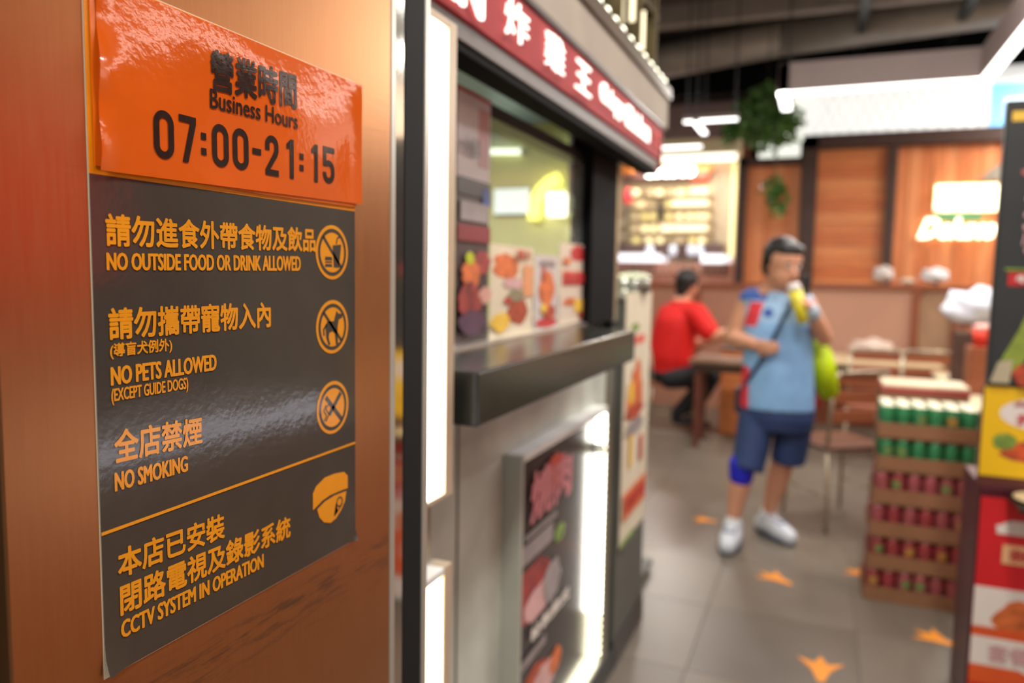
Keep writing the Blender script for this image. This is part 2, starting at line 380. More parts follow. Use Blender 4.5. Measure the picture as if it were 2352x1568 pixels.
part_poly(d, scl(cu, cv, stroke([(-0.35, 0.25), (-0.60, 0.0), (-0.35, -0.3), (-0.6, -0.62)], 0.09)))
part_poly(d, scl(cu, cv, stroke([(-0.58, 0.2), (-0.78, -0.05), (-0.55, -0.35), (-0.74, -0.58)], 0.09)))
part_poly(d, scl(cu, cv, stroke([(-0.60, 0.60), (0.74, -0.74)], 0.24)))
# dome camera pictogram
dm = shape('camera_mount', [(0.585, 1.2465), (0.590, 1.2520), (0.604, 1.2575), (0.620, 1.2575), (0.636, 1.2555), (0.6425, 1.2500), (0.6425, 1.2370), (0.630, 1.2375), (0.612, 1.2375), (0.600, 1.2355), (0.585, 1.2300)], F1, amber, st)
dm2 = shape('camera_dome', [(0.5915, 1.2290), (0.6045, 1.2335), (0.620, 1.2352), (0.640, 1.2345), (0.6375, 1.2245), (0.631, 1.2170), (0.622, 1.2110), (0.613, 1.2090), (0.602, 1.2130), (0.595, 1.2200)], F1, amber, st)
ring('camera_lens', 0.628, 1.2265, 0.0038, 0.0055, F2, ink, dm2, 24)
shape('figure', stroke([(0.6225, 1.2265), (0.619, 1.2140), (0.625, 1.2180), (0.633, 1.2235)], 0.0014), F2, ink, dm2)

# orange opening hours sheets (one stuck over another)
oh = thing('hours_sheet_under', 'amber edged orange sheet mostly hidden beneath the opening hours sheet', 'sheet', (DX, 0.51, 1.52))
obj('paper', prism(B(), [(0.3592, 1.5255), (0.514, 1.5232), (0.6575, 1.5245), (0.659, 1.646), (0.3588, 1.646)], plX(DX + 0.0017, 0.0005), 1), film('under_sheet_print', (236, 110, 22), 0.15), oh)
oh.name = 'orange_sheet'
hs = thing('hours_notice', 'bright orange opening hours sheet with black numerals taped above the rules', 'notice', (DX, 0.51, 1.526))
bm = B(); NU, NV = 40, 20; grid = []
for i in range(NU + 1):
    row = []
    for j in range(NV + 1):
        s_ = i / NU; t_ = j / NV
        u = (0.3615 + 0.0018 * t_) * (1 - s_) + (0.6652 - 0.0005 * t_) * s_
        v = (1.5228 + 0.0052 * s_) * (1 - t_) + (1.6455 + 0.0008 * s_) * t_
        e = DX + 0.0030 + 0.0006 * math.sin(s_ * 9 + 1) * math.sin(t_ * 5)
        e += 0.0025 * max(0, (0.06 - s_) / 0.06) ** 2 * (0.5 + 0.5 * math.sin(t_ * 14)) + 0.0012 * max(0, (s_ - 0.93) / 0.07) ** 2
        row.append(bm.verts.new((e, u, v)))
    grid.append(row)
for i in range(NU):
    for j in range(NV): bm.faces.new((grid[i][j], grid[i + 1][j], grid[i + 1][j + 1], grid[i][j + 1]))
obj('paper', bm, orange, hs, smooth=True)
def F4(u, v, d):
    s_ = (u - 0.3618) / 0.3034; t_ = (v - 1.5255) / 0.1205
    return (DX + 0.0030 + 0.0006 * math.sin(s_ * 9 + 1) * math.sin(t_ * 5) + 0.00035 + (0.0001 if d else 0), u, v)
lettering('營業時間', 0.4600, 0.5635, 1.5955, 1.6275, F4, blacki, hs, bold=0.030, v0b=1.602, v1b=1.633)
lettering('Business Hours', 0.4597, 0.5640, 1.5825, 1.5972, F4, blacki, hs, bold=0.008, bx=0.02, v0b=1.585, v1b=1.5985)
def digit(s, u0, u1, v0, v1, wd=0.0052):
    """tall condensed numerals drawn as ribbons"""
    w_ = u1 - u0; h_ = v1 - v0; bm = B(); hw = wd / 2
    def P(*l): 
        pts = stroke([(u0 + a, v0 + b) for a, b in l], wd); prism(bm, pts, F4, 1)
    def band(pa, pb, closed=False):
        n = len(pa); A = [bm.verts.new(F4(*p, 1)) for p in pa]; Bv = [bm.verts.new(F4(*p, 1)) for p in pb]
        for k in range(n if closed else n - 1): bm.faces.new((A[k], A[(k + 1) % n], Bv[(k + 1) % n], Bv[k]))
    def arc(cx, cy, rx, ry, a0, a1, n=10): return [(cx + rx * math.cos(math.radians(a0 + (a1 - a0) * k / n)), cy + ry * math.sin(math.radians(a0 + (a1 - a0) * k / n))) for k in range(n + 1)]
    if s == '0':
        def oval(i):
            r = w_ / 2 - i; return [(u0 + w_ / 2 + x, v0 + y) for x, y in arc(0, h_ - w_ / 2, r, r, 0, 180) + arc(0, w_ / 2, r, r, 180, 360)]
        band(oval(0), oval(wd), True)
    elif s == '7':
        prism(bm, [(u0, v1), (u1, v1), (u1, v1 - wd), (u0 + w_ * 0.50, v0), (u0 + w_ * 0.18, v0), (u1 - wd * 1.15, v1 - wd), (u0, v1 - wd)], F4, 1)
    elif s == '1':
        prism(bm, [(u0, v1 - wd * 0.9), (u0, v1 - wd * 1.7), (u1 - wd, v1 - wd * 1.5), (u1 - wd, v0), (u1, v0), (u1, v1), (u1 - wd * 0.8, v1)], F4, 1)
    elif s == ':':
        q = w_
        prism(bm, rect(u0, u1, v1 - q, v1), F4, 1); prism(bm, rect(u0, u1, v0, v0 + q), F4, 1)
    elif s == '-': prism(bm, rect(u0, u1, v0, v1), F4, 1)
    elif s == '2':
        r = w_ / 2; cx = u0 + r; cy = v1 - r
        out = arc(cx, cy, r, r, 180, 0) + [(u1, v0 + h_ * 0.62), (u1 - wd * 0.3, v0 + h_ * 0.50), (u0 + wd * 1.12, v0 + wd), (u1, v0 + wd)]
        inn = arc(cx, cy, r - wd, r - wd, 180, 0) + [(u1 - wd, v0 + h_ * 0.64), (u1 - wd * 1.35, v0 + h_ * 0.54), (u0, v0 + wd * 0.9), (u0, v0)]
        out = [(u0, cy - wd * 0.9)] + out; inn = [(u0 + wd, cy - wd * 0.9)] + inn
        band(out[:-1], inn[:-1]); prism(bm, [(u0, v0), (u1, v0), (u1, v0 + wd), (u0 + wd * 1.1, v0 + wd), (u0, v0 + wd * 0.9)], F4, 1)
    elif s == '5':
        prism(bm, rect(u0 + wd * 0.1, u1, v1 - wd, v1), F4, 1); prism(bm, rect(u0 + wd * 0.1, u0 + wd * 1.05, v0 + h_ * 0.46, v1 - wd), F4, 1)
        r = w_ / 2; cx = u0 + r
        out = [(u0 + wd, v0 + h_ * 0.46)] + arc(cx, v0 + h_ * 0.64 - r, r, r, 120, 0) + arc(cx, v0 + r, r, r, 0, -180) + [(u0, v0 + h_ * 0.30)]
        inn = [(u0 + wd, v0 + h_ * 0.52)] + arc(cx, v0 + h_ * 0.64 - r, r - wd, r - wd, 120, 0) + arc(cx, v0 + r, r - wd, r - wd, 0, -180) + [(u0 + wd, v0 + h_ * 0.30)]
        inn[0] = (u0 + wd, v0 + h_ * 0.46)
        band(out, inn)
    return obj('numeral', bm, blacki, hs)
for s, u0, u1, v0, v1, wd in [('0', 0.4052, 0.4235, 1.5375, 1.5715, 0.0052), ('7', 0.4285, 0.4450, 1.538, 1.572, 0.0050), (':', 0.4500, 0.4552, 1.546, 1.5625, 0.005),
    ('0', 0.4612, 0.4790, 1.5392, 1.5722, 0.0052), ('0', 0.4835, 0.5015, 1.5400, 1.5730, 0.0052), ('-', 0.5062, 0.5165, 1.5550, 1.5600, 0.005), ('2', 0.5215, 0.5380, 1.5400, 1.5738, 0.0052),
    ('1', 0.5485, 0.5580, 1.5405, 1.5745, 0.0052), (':', 0.5660, 0.5715, 1.5490, 1.5645, 0.005), ('1', 0.5830, 0.5925, 1.5415, 1.5758, 0.0053), ('5', 0.6000, 0.6185, 1.5425, 1.5765, 0.0053)]:
    digit(s, u0, u1, v0, v1, wd)

# ------------------------------------------------------------------ food kiosk on the left
WX = -0.66
ks = thing('food_kiosk', 'grey concrete-fronted takeaway kiosk with red fascia left of the aisle', 'kiosk', (WX, 2.0, 0))
obj('front_panel', box(B(), WX - 0.05, WX, 0.85, 2.50, 0.10, 1.262, 0.004), concrete, ks)
obj('added_under_light', box(B(), -0.655, -0.640, 1.09, 2.11, 1.205, 1.2175), glow('added_under_led', (225, 235, 255), 1.6), ks)  # strip added to give the bluish glow on the wall below
obj('panel_joint', box(B(), WX - 0.002, WX + 0.002, 1.335, 1.342, 0.1, 1.2), mat('joint_dark', (120, 118, 105), 0.6), ks)
obj('skirting', box(B(), WX - 0.05, WX + 0.012, 0.85, 3.115, 0, 0.10, 0.002), blackm, ks)
obj('corner_trim', box(B(), WX - 0.03, WX + 0.010, 2.46, 2.545, 0.10, 1.262, 0.003), mat('bronze_trim', (150, 146, 126), 0.35, 0.7), ks)
obj('dark_joint', box(B(), WX - 0.04, WX - 0.004, 2.545, 2.62, 0.10, 1.30), blackm, ks)
cn = obj('counter', box(B(), -0.70, -0.490, 1.062, 2.135, 1.218, 1.306, 0.004), mat('black_stone', (38, 40, 37), 0.22, var=0.15, scale=30), ks)
obj('counter_inner', box(B(), -0.95, -0.701, 1.062, 2.50, 1.25, 1.300), blackm, ks)
obj('post', box(B(), WX - 0.07, WX, 2.245, 2.545, 1.306, 2.02, 0.003), mat('post_black', (16, 16, 18), 0.75, spec=0.1), ks)
obj('post_trim', box(B(), WX - 0.07, WX - 0.004, 2.546, 2.60, 1.30, 2.02, 0.003), mat('warm_trim', (170, 160, 130), 0.35, 0.4), ks)
FX = -0.56
fas = obj('fascia', box(B(), -0.62, FX, 0.80, 2.745, 1.870, 1.985, 0.003), mat('red_acrylic', (158, 54, 58), 0.65, spec=0.2, emit=0.07, ergb=(190, 70, 72), var=0.04), ks)
obj('fascia_trim', box(B(), -0.625, FX + 0.006, 0.80, 2.755, 1.985, 1.998, 0.002), mat('trim_dark', (70, 58, 52), 0.4), ks)
obj('fascia_rail', box(B(), -0.62, FX - 0.006, 0.80, 2.745, 1.838, 1.869, 0.002), mat('rail_grey', (104, 97, 94), 0.5, 0.1), ks)
obj('fascia_lip', box(B(), -0.625, FX - 0.010, 0.80, 2.75, 1.822, 1.837, 0.002), mat('post_black', (16, 16, 18), 0.75, spec=0.1), ks)
obj('fascia_end', box(B(), -0.625, FX + 0.004, 2.746, 2.756, 1.84, 1.985, 0.001), mat('fascia_end_red', (120, 20, 34), 0.4), ks)
obj('upper_fascia', box(B(), -0.64, FX, 0.80, 2.86, 1.999, 2.105, 0.003), mat('taupe_panel', (166, 156, 144), 0.75, var=0.08, spec=0.2), ks)
obj('cornice', box(B(), -0.64, FX + 0.008, 0.80, 2.88, 2.106, 2.150, 0.003), mat('bronze_edge', (96, 80, 62), 0.4, 0.4), ks)
obj('soffit', box(B(), -0.80, -0.626, 0.80, 2.80, 1.93, 1.945), mat('soffit_grey', (96, 88, 84), 0.5), ks)
obj('soffit_light', box(B(), -0.650, -0.640, 1.9, 2.75, 1.915, 1.93), glow('soffit_led', (240, 215, 160), 0.55), ks)
obj('window_head', box(B(), -0.74, -0.69, 0.85, 2.25, 1.80, 1.83), blackm, ks)
# lettering on the fascia: backlit white letters
signw = glow('sign_white', (255, 252, 240), 1.7)
FS = plX(FX + 0.008, 0.0)
def fletter(s, pa, pb, hz0, hz1, bo=0.03, sh=0.0, m=None):
    u0 = PX(pa[0], pa[1], FX).y; u1 = PX(pb[0], pb[1], FX).y
    lettering(s, u0, u1, hz0, hz1, FS, m or signw, ks, bold=bo, shear=sh, th=0.004)
fletter('KEN', (930, 0), (1101, 45), 1.882, 1.962, 0.06)
fletter('炸', (1152, 80), (1204, 120), 1.893, 1.962, 0.0)
fletter('雞', (1244, 140), (1287, 180), 1.893, 1.965, 0.0)
fletter('王', (1315, 190), (1349, 220), 1.893, 1.960, 0.0)
fletter('Crispy', (1372, 230), (1424, 270), 1.895, 1.958, 0.03)
fletter('Chicken', (1429, 270), (1485, 310), 1.895, 1.958, 0.03)
obj('fascia_logo', prism(B(), ell(2.665, 1.945, 0.02, 0.012), FS, 1), mat('logo_pink', (220, 150, 140), 0.4, emit=0.4), ks)
obj('fascia_logo', prism(B(), ell(2.665, 1.915, 0.02, 0.009), FS, 1), mat('logo_pink', (220, 150, 140), 0.4, emit=0.4), ks)
# fin screen and bulbs above the cornice
scr = thing('fin_screen', 'bronze fin screen with bottles of light above the kiosk cornice', 'screen', (-0.6, 2.2, 2.15))
scr['label'] = 'bronze fin screen standing on the kiosk cornice behind the string of bulbs'
finm = mat('bronze_fin', (100, 88, 62), 0.35, 0.6, var=0.15)
for k in range(6):
    y = 1.55 + k * 0.25
    obj('fin', box(B(), -0.66, -0.60, y, y + 0.014, 2.15, 2.62, 0.002), finm, scr)
obj('rail', box(B(), -0.65, -0.61, 1.5, 2.88, 2.40, 2.42), finm, scr)
obj('rail', box(B(), -0.65, -0.61, 1.5, 2.88, 2.62, 2.64), finm, scr)
for k in range(7):
    y = 1.80 + k * 0.15
    obj('light_tube', cyl(B(), (-0.63, y, 2.25 + 0.05 * (k % 2)), (-0.63, y, 2.38 + 0.05 * (k % 2)), 0.010), glow('tube_warm', (255, 240, 200), 1.1), scr)
bl = None
for k, (x, y) in enumerate([(1374, -14), (1392, 10), (1410, 32), (1428, 54), (1446, 76), (1462, 96), (1478, 115), (1492, 131), (1504, 146), (1515, 159), (1524, 170)]):
    p = PX(x, y, -0.575); p.z = 2.166
    t = thing('bulb', 'round white bulb on the kiosk cornice, %s from the near end' % ['first', 'second', 'third', 'fourth', 'fifth', 'sixth', 'seventh', 'eighth', 'ninth', 'tenth', 'eleventh'][k], 'bulb', p, 'bulbs along the kiosk cornice')
    o = obj('globe', ball(B(), (0, 0, 0), 0.0125, n=12), glow('bulb_white', (255, 252, 225), 3.2), t, smooth=True); o.matrix_parent_inverse = Matrix()
    o = obj('socket', cyl(B(), (0, 0, -0.0165), (0, 0, -0.010), 0.006, 0.007, 10), blackm, t); o.matrix_parent_inverse = Matrix()

# kiosk interior behind the serving window
inm = mat('interior_green_wall', (200, 200, 132), 0.6, var=0.1, scale=2)
obj('interior_end_wall', box(B(), -3.2, -0.98, 3.62, 3.67, 0, 2.21), inm, ks)
obj('interior_side_wall', box(B(), -3.25, -3.2, 0.9, 3.67, 0, 2.6), mat('interior_side', (150, 150, 150), 0.7), ks)
obj('interior_near_wall', box(B(), -3.25, -0.72, 0.85, 0.90, 0, 2.2), mat('interior_near', (120, 112, 108), 0.7), ks)
obj('interior_ceiling', box(B(), -3.25, -0.80, 0.9, 3.67, 2.22, 2.25), mat('interior_ceiling', (150, 175, 215), 0.35, 0.2, var=0.1), ks)
obj('interior_floor', box(B(), -3.25, -0.72, 0.9, 3.67, 0.02, 0.05), darkgrey, ks)
l = bpy.data.lights.new('kiosk_lamp', 'AREA'); l.size = 0.6; l.energy = 26; l.color = (1, 0.97, 0.85)
o = bpy.data.objects.new('kiosk_lamp_light', l); o.location = (-1.6, 2.5, 2.18); C.objects.link(o)
for x0, x1, y in ((1124, 1198, 348), (1290, 1362, 340)):
    a = PY(x0, y, 3.60); c = PY(x1, y, 3.60)
    t = thing('tube_lamp', 'short white tube lamp on the kiosk end wall, ' + ('left one' if x0 < 1200 else 'right one beside the black post'), 'lamp', (a.x, 3.6, a.z))
    obj('tube', cyl(B(), a, c, 0.014), glow('tube_green_white', (228, 240, 215), 1.8), t, smooth=True)
    obj('end_cap', cyl(B(), a - Vector((0.02, 0, 0)), a, 0.016), steel, t)
    obj('end_cap', cyl(B(), c, c + Vector((0.02, 0, 0)), 0.016), steel, t)
nb = thing('neon_sign', 'yellow crescent neon with bright white square on the kiosk end wall', 'sign', PY(1250, 450, 3.58))
yn = glow('yellow_neon', (255, 248, 120), 1.6)
def crv(lst, Y): return [tuple(PY(x, y, Y)) for x, y in lst]
obj('neon_tube', tube(B(), crv([(1225, 505), (1228, 470), (1240, 440), (1262, 418), (1285, 408)], 3.58), 0.03), yn, nb, smooth=True)
a = PY(1290, 445, 3.57); c = PY(1342, 500, 3.57)
obj('light_panel', box(B(), PY(1258, 445, 3.57).x, PY(1300, 445, 3.57).x, 3.55, 3.60, PY(1280, 497, 3.57).z, PY(1280, 442, 3.57).z, 0.01), glow('panel_white', (255, 255, 240), 2.2), nb)
pb = thing('menu_screen', 'pale blue lit menu screen at the left of the kiosk end wall', 'screen', PY(1170, 470, 3.58))
obj('screen', box(B(), PY(1132, 460, 3.57).x, PY(1212, 460, 3.57).x, 3.585, 3.60, PY(1170, 490, 3.57).z, PY(1170, 432, 3.57).z), glow('screen_blue', (212, 228, 222), 0.75), pb)
obj('bezel', box(B(), PY(1130, 460, 3.57).x, PY(1214, 460, 3.57).x, 3.60, 3.615, PY(1170, 493, 3.57).z, PY(1170, 429, 3.57).z), blackm, pb)
eq = thing('wall_cabinet', 'dark wall cabinet beside the black post inside the kiosk', 'cabinet', (-1.15, 3.5, 1.6))
obj('body', box(B(), PY(1312, 400, 3.5).x, PY(1365, 400, 3.5).x, 3.45, 3.6, 1.75, 2.14, 0.005), darkgrey, eq)
obj('door', box(B(), PY(1316, 400, 3.5).x, PY(1361, 400, 3.5).x, 3.43, 3.45, 1.77, 2.12, 0.003), mat('cabinet_door', (76, 60, 54), 0.5), eq)

# posters in the serving window
def poster(name, label, cat, f, u0, u1, v0, v1, base, cards=(), letters=(), fr=None):
    t = thing(name, label, cat, f((u0 + u1) / 2, v0, 0))
    ord_ = [0]
    obj('sheet', prism(B(), rect(u0, u1, v0, v1), f, 1), base, t)
    def fl_(k):
        def g_(u, v, d):
            p = Vector(f(u, v, 1)); q = Vector(f(u, v, 0)); n = (p - q).normalized() if (p - q).length > 0 else Vector((1, 0, 0))
            return p + n * (0.0006 * (k + 1) + (0.0002 if d else 0))
        return g_
    k = 0
    for kind, m, a in cards:
        # a in unit coordinates of the sheet
        if kind == 'r': pts = rect(a[0], a[2], a[1], a[3])
        elif kind == 'e': pts = ell(a[0], a[1], a[2], a[3], 22, wob=0.16 if len(a) < 5 else a[4])
        else: pts = a
        pts = [(u0 + (u1 - u0) * x, v0 + (v1 - v0) * y) for x, y in pts]
        shape('picture' if kind != 'r' else 'colour_block', pts, fl_(k), m, t); k += 1
    for s, a, m, bo in letters:
        lettering(s, u0 + (u1 - u0) * a[0], u0 + (u1 - u0) * a[2], v0 + (v1 - v0) * a[1], v0 + (v1 - v0) * a[3], fl_(k), m, t, bold=bo); k += 1
    return t
cream = mat('poster_cream', (228, 216, 190), 0.4, var=0.05)
fried = mat('print_fried', (214, 112, 58), 0.5, var=0.35, scale=30)
fried2 = mat('print_fried_dark', (178, 74, 44), 0.5, var=0.4, scale=40)
meat = mat('print_meat', (150, 56, 54), 0.5, var=0.5, scale=22)
redp = mat('print_red', (196, 44, 46), 0.5, var=0.1)
pinkb = mat('print_pink', (214, 170, 170), 0.5, var=0.12, scale=12)
darkp = mat('print_dark', (66, 50, 54), 0.45, var=0.3, scale=14)
greenp = mat('print_green', (120, 150, 60), 0.5, var=0.3, scale=20)
yelp = mat('print_yellow', (240, 196, 70), 0.5, var=0.1, scale=12)
whitep = mat('print_white', (235, 228, 220), 0.5, var=0.03)
bluep = mat('print_blue', (50, 78, 150), 0.5, var=0.1)
greyp = mat('print_grey', (150, 140, 140), 0.5, var=0.15, scale=15)
blackpr = mat('print_black', (36, 34, 34), 0.4, var=0.1)
f = plX(-0.687, 0.001)
X_ = -0.687
Y0 = PX(1046, 500, X_).y; Y1 = PX(1122, 500, X_).y
poster('hanging_poster', 'tall meat poster with white and pink top half in the serving window', 'poster', f, Y0, Y1, 1.304, PX(1085, 212, X_).z, darkp,
    [('r', mat('print_palewhite', (240, 236, 238), 0.5), (0.0, 0.66, 1.0, 1.0)), ('r', pinkb, (0.62, 0.72, 0.95, 0.95)), ('r', redp, (0.0, 0.985, 1.0, 1.0)), ('r', blackpr, (0.0, 0.60, 1.0, 0.665)), ('r', bluep, (0.75, 0.57, 1.0, 0.64)),
     ('r', greyp, (0.08, 0.50, 0.92, 0.575)), ('r', mat('print_maroon', (130, 36, 44), 0.5), (0.0, 0.42, 1.0, 0.485)), ('e', meat, (0.75, 0.34, 0.25, 0.05)), ('e', fried, (0.4, 0.29, 0.28, 0.055)), ('e', mat('print_lime', (190, 200, 30), 0.5), (0.35, 0.355, 0.13, 0.025)),
     ('e', meat, (0.35, 0.19, 0.36, 0.07)), ('e', mat('print_pale_flesh', (200, 150, 136), 0.5, var=0.2, scale=30), (0.82, 0.205, 0.2, 0.035)), ('e', mat('print_plum', (90, 60, 84), 0.5, var=0.3), (0.4, 0.10, 0.4, 0.05)), ('r', redp, (0.0, 0.0, 1.0, 0.012))],
    [('大份量', (0.1, 0.75, 0.6, 0.82), greyp, 0.03)])
Y2 = Y1 + 0.012; Y3 = PX(1224, 600, X_).y
poster('window_poster', 'cream fried chicken poster beside the meat poster in the serving window', 'poster', f, Y2, Y3, 1.304, 1.525, cream,
    [('e', fried, (0.35, 0.78, 0.30, 0.14)), ('e', fried2, (0.62, 0.30, 0.26, 0.15)), ('e', pinkb, (0.5, 0.60, 0.25, 0.06)), ('r', mat('print_paleorange', (232, 160, 110), 0.5), (0.72, 0.45, 0.98, 0.8)), ('e', mat('print_olive', (150, 140, 110), 0.5, var=0.3), (0.55, 0.47, 0.2, 0.07)), ('e', yelp, (0.2, 0.2, 0.2, 0.10)), ('e', redp, (0.35, 0.42, 0.08, 0.03))],
    [('雞扒', (0.55, 0.86, 0.92, 0.97), fried2, 0.03)])
Y4 = PX(1283, 600, X_).y
poster('window_poster', 'white drumstick poster with orange drumstick in the middle of the serving window', 'poster', f, Y3 + 0.01, Y4, 1.31, 1.51, mat('poster_grey_white', (208, 200, 198), 0.4, var=0.05),
    [('e', fried, (0.5, 0.55, 0.32, 0.24)), ('e', fried2, (0.35, 0.74, 0.10, 0.10)), ('e', redp, (0.5, 0.10, 0.42, 0.07)), ('r', greyp, (0.2, 0.86, 0.8, 0.93)), ('e', fried2, (0.6, 0.24, 0.25, 0.1)), ('e', yelp, (0.35, 0.30, 0.12, 0.06))])
Y5 = PX(1350, 600, X_).y
poster('window_poster', 'cream poster with red headline and chicken pieces next to the black post', 'poster', f, Y4 + 0.01, Y5, 1.315, 1.55, mat('poster_cream2', (222, 206, 188), 0.4, var=0.05),
    [('e', redp, (0.62, 0.88, 0.28, 0.10)), ('r', mat('print_salmon', (216, 110, 90), 0.5, var=0.25, scale=60), (0.08, 0.48, 0.92, 0.66)), ('e', fried, (0.35, 0.28, 0.22, 0.05)), ('r', yelp, (0.5, 0.14, 0.95, 0.30)), ('e', fried2, (0.75, 0.10, 0.12, 0.05)), ('e', fried, (0.2, 0.78, 0.12, 0.05))],
    [('熱賣', (0.1, 0.50, 0.9, 0.64), redp, 0.04)])
obj('window_glass', box(B(), -0.694, -0.690, 1.32, 2.243, 1.300, 1.80), mat('clear_glass', (200, 210, 205), 0.03, alpha=0.10, var=0.0), ks)
obj('window_sill', box(B(), -0.72, -0.665, 1.30, 2.243, 1.3065, 1.312), steel, ks)
# bowls of sauce sachets on the counter behind the glass
for k, (x, c, cn_) in enumerate([(1215, (196, 120, 90), 'brown'), (1255, (226, 206, 120), 'cream'), (1300, (130, 170, 200), 'pale blue')]):
    p = PX(x, 770, -0.78)
    t = thing('sachet_pile', cn_ + ' sachets in a shallow tray on the counter behind the serving glass', 'sachets', (-0.78, p.y, 1.30))
    bm = B()
    for q in range(14): 
        s_ = bmesh.ops.create_cube(bm, size=1); bmesh.ops.transform(bm, matrix=Matrix.Translation((-0.78 + random.uniform(-0.04, 0.04), p.y + random.uniform(-0.06, 0.06), 1.312 + random.uniform(0, 0.03))) @ Matrix.Rotation(random.uniform(0, 6), 4, 'Z') @ Matrix.Rotation(random.uniform(-.4, .4), 4, 'X') @ Matrix.Diagonal((0.04, 0.06, 0.006, 1)), verts=s_['verts'])
    o = obj('sachets', bm, mat('sachet_' + cn_.replace(' ', '_'), c, 0.4, var=0.1), t); o['kind'] = 'stuff'
    obj('tray', box(B(), -0.84, -0.72, p.y - 0.09, p.y + 0.09, 1.301, 1.307, 0.002), steel, t)

# light boxes on the kiosk front: frame, recessed picture, tubes on the inner sides
def lightbox(label, y0, y1, z0, z1, dep, pic_cards, letters, base, side_gap=None, xf=None):
    t = thing('light_box', label, 'light box', (WX, (y0 + y1) / 2, z0))
    X1 = WX + dep; th = 0.018
    fm = mat('light_box_frame', (190, 192, 182), 0.4, 0.3, var=0.06)
    obj('frame_side', box(B(), WX, X1, y0, y0 + th, z0, z1, 0.001), fm, t)
    obj('frame_side', box(B(), WX, X1, y1 - th, y1, z0, z1, 0.001), fm, t)
    obj('frame_top', box(B(), WX, X1, y0 + th, y1 - th, z1 - th, z1, 0.001), mat('frame_top_lit', (240, 242, 240), 0.4), t)  # top coloured paler than the sides to stand for light on it
    obj('frame_bottom', box(B(), WX, X1, y0 + th, y1 - th, z0, z0 + th, 0.001), fm, t)
    fp = plX(WX + 0.012, 0.001)
    a0, a1, b0, b1 = y0 + th, y1 - th, z0 + th, z1 - th
    obj('picture_sheet', prism(B(), rect(a0, a1, b0, b1), fp, 1), base, t)
    k = 0
    for kind, m, a in pic_cards:
        fq = plX(WX + 0.0136 + 0.0005 * k, 0.0002); k += 1
        pts = ell(*a[:4], 26, wob=0.12) if kind == 'e' else rect(a[0], a[2], a[1], a[3])
        pts = [(a0 + (a1 - a0) * u, b0 + (b1 - b0) * v) for u, v in pts]
        shape('picture', pts, fq, m, t)
    for s, a, m, bo in letters:
        fq = plX(WX + 0.0136 + 0.0005 * k, 0.0002); k += 1
        lettering(s, a0 + (a1 - a0) * a[0], a0 + (a1 - a0) * a[2], b0 + (b1 - b0) * a[1], b0 + (b1 - b0) * a[3], fq, m, t, bold=bo)
    return t, (WX + 0.014, X1 - 0.002, a0, a1, b0, b1)
t, (xa, xb, a0, a1, b0, b1) = lightbox('grey framed light box with black barbecue poster low on the concrete front', 1.575, 2.33, 0.18, 1.045, 0.046,
    [('e', meat, (0.22, 0.55, 0.20, 0.09)), ('e', pinkb, (0.30, 0.50, 0.17, 0.05)), ('e', fried2, (0.24, 0.20, 0.20, 0.10)), ('e', pinkb, (0.34, 0.20, 0.14, 0.06)), ('e', greyp, (0.42, 0.52, 0.10, 0.07)), ('e', greenp, (0.5, 0.66, 0.06, 0.03)), ('e', fried, (0.48, 0.22, 0.07, 0.04)),
     ('r', greyp, (0.10, 0.66, 0.42, 0.72)), ('r', greyp, (0.12, 0.73, 0.45, 0.75)), ('e', redp, (0.06, 0.72, 0.045, 0.022)), ('r', greyp, (0.05, 0.335, 0.35, 0.365)), ('e', mat('print_bright_red', (205, 70, 50), 0.5, var=0.3, scale=30), (0.42, 0.88, 0.13, 0.06))],
    [('燒肉', (0.16, 0.77, 0.62, 0.93), mat('print_rose', (216, 130, 140), 0.5, var=0.1), 0.04), ('ll', (0.04, 0.85, 0.09, 0.91), whitep, 0.02), ('秘製脆皮', (0.18, 0.395, 0.62, 0.44), whitep, 0.03)], mat('light_box_black', (52, 44, 48), 0.2, var=0.15))
obj('led_bar', box(B(), xa, xb, a1 - 0.012, a1 - 0.002, b0 + (b1 - b0) * 0.20, b0 + (b1 - b0) * 0.83), white_led, t)
obj('led_bar', box(B(), xa, xb, a1 - 0.012, a1 - 0.002, b0 + (b1 - b0) * 0.88, b1 - 0.006), white_led, t)
obj('led_bar', box(B(), xa, xb - 0.012, a1 - 0.010, a1 - 0.002, b0 + 0.004, b0 + (b1 - b0) * 0.195), warm_led, t)
obj('led_bar', box(B(), xa, xb - 0.010, a0 + 0.35, a1 - 0.02, b0 + 0.002, b0 + 0.010), warm_led, t)
bm = B()
for k in range(34): ball(bm, (xb + 0.001, a1 - 0.003, b0 + 0.03 + k * (b1 - b0 - 0.05) / 34), 0.0035, n=6)
obj('led_dots', bm, warm_led, t)['kind'] = 'stuff'
NX = -0.52
lipm = mat('light_box_lip', (200, 180, 155), 0.45, 0.1, var=0.04)
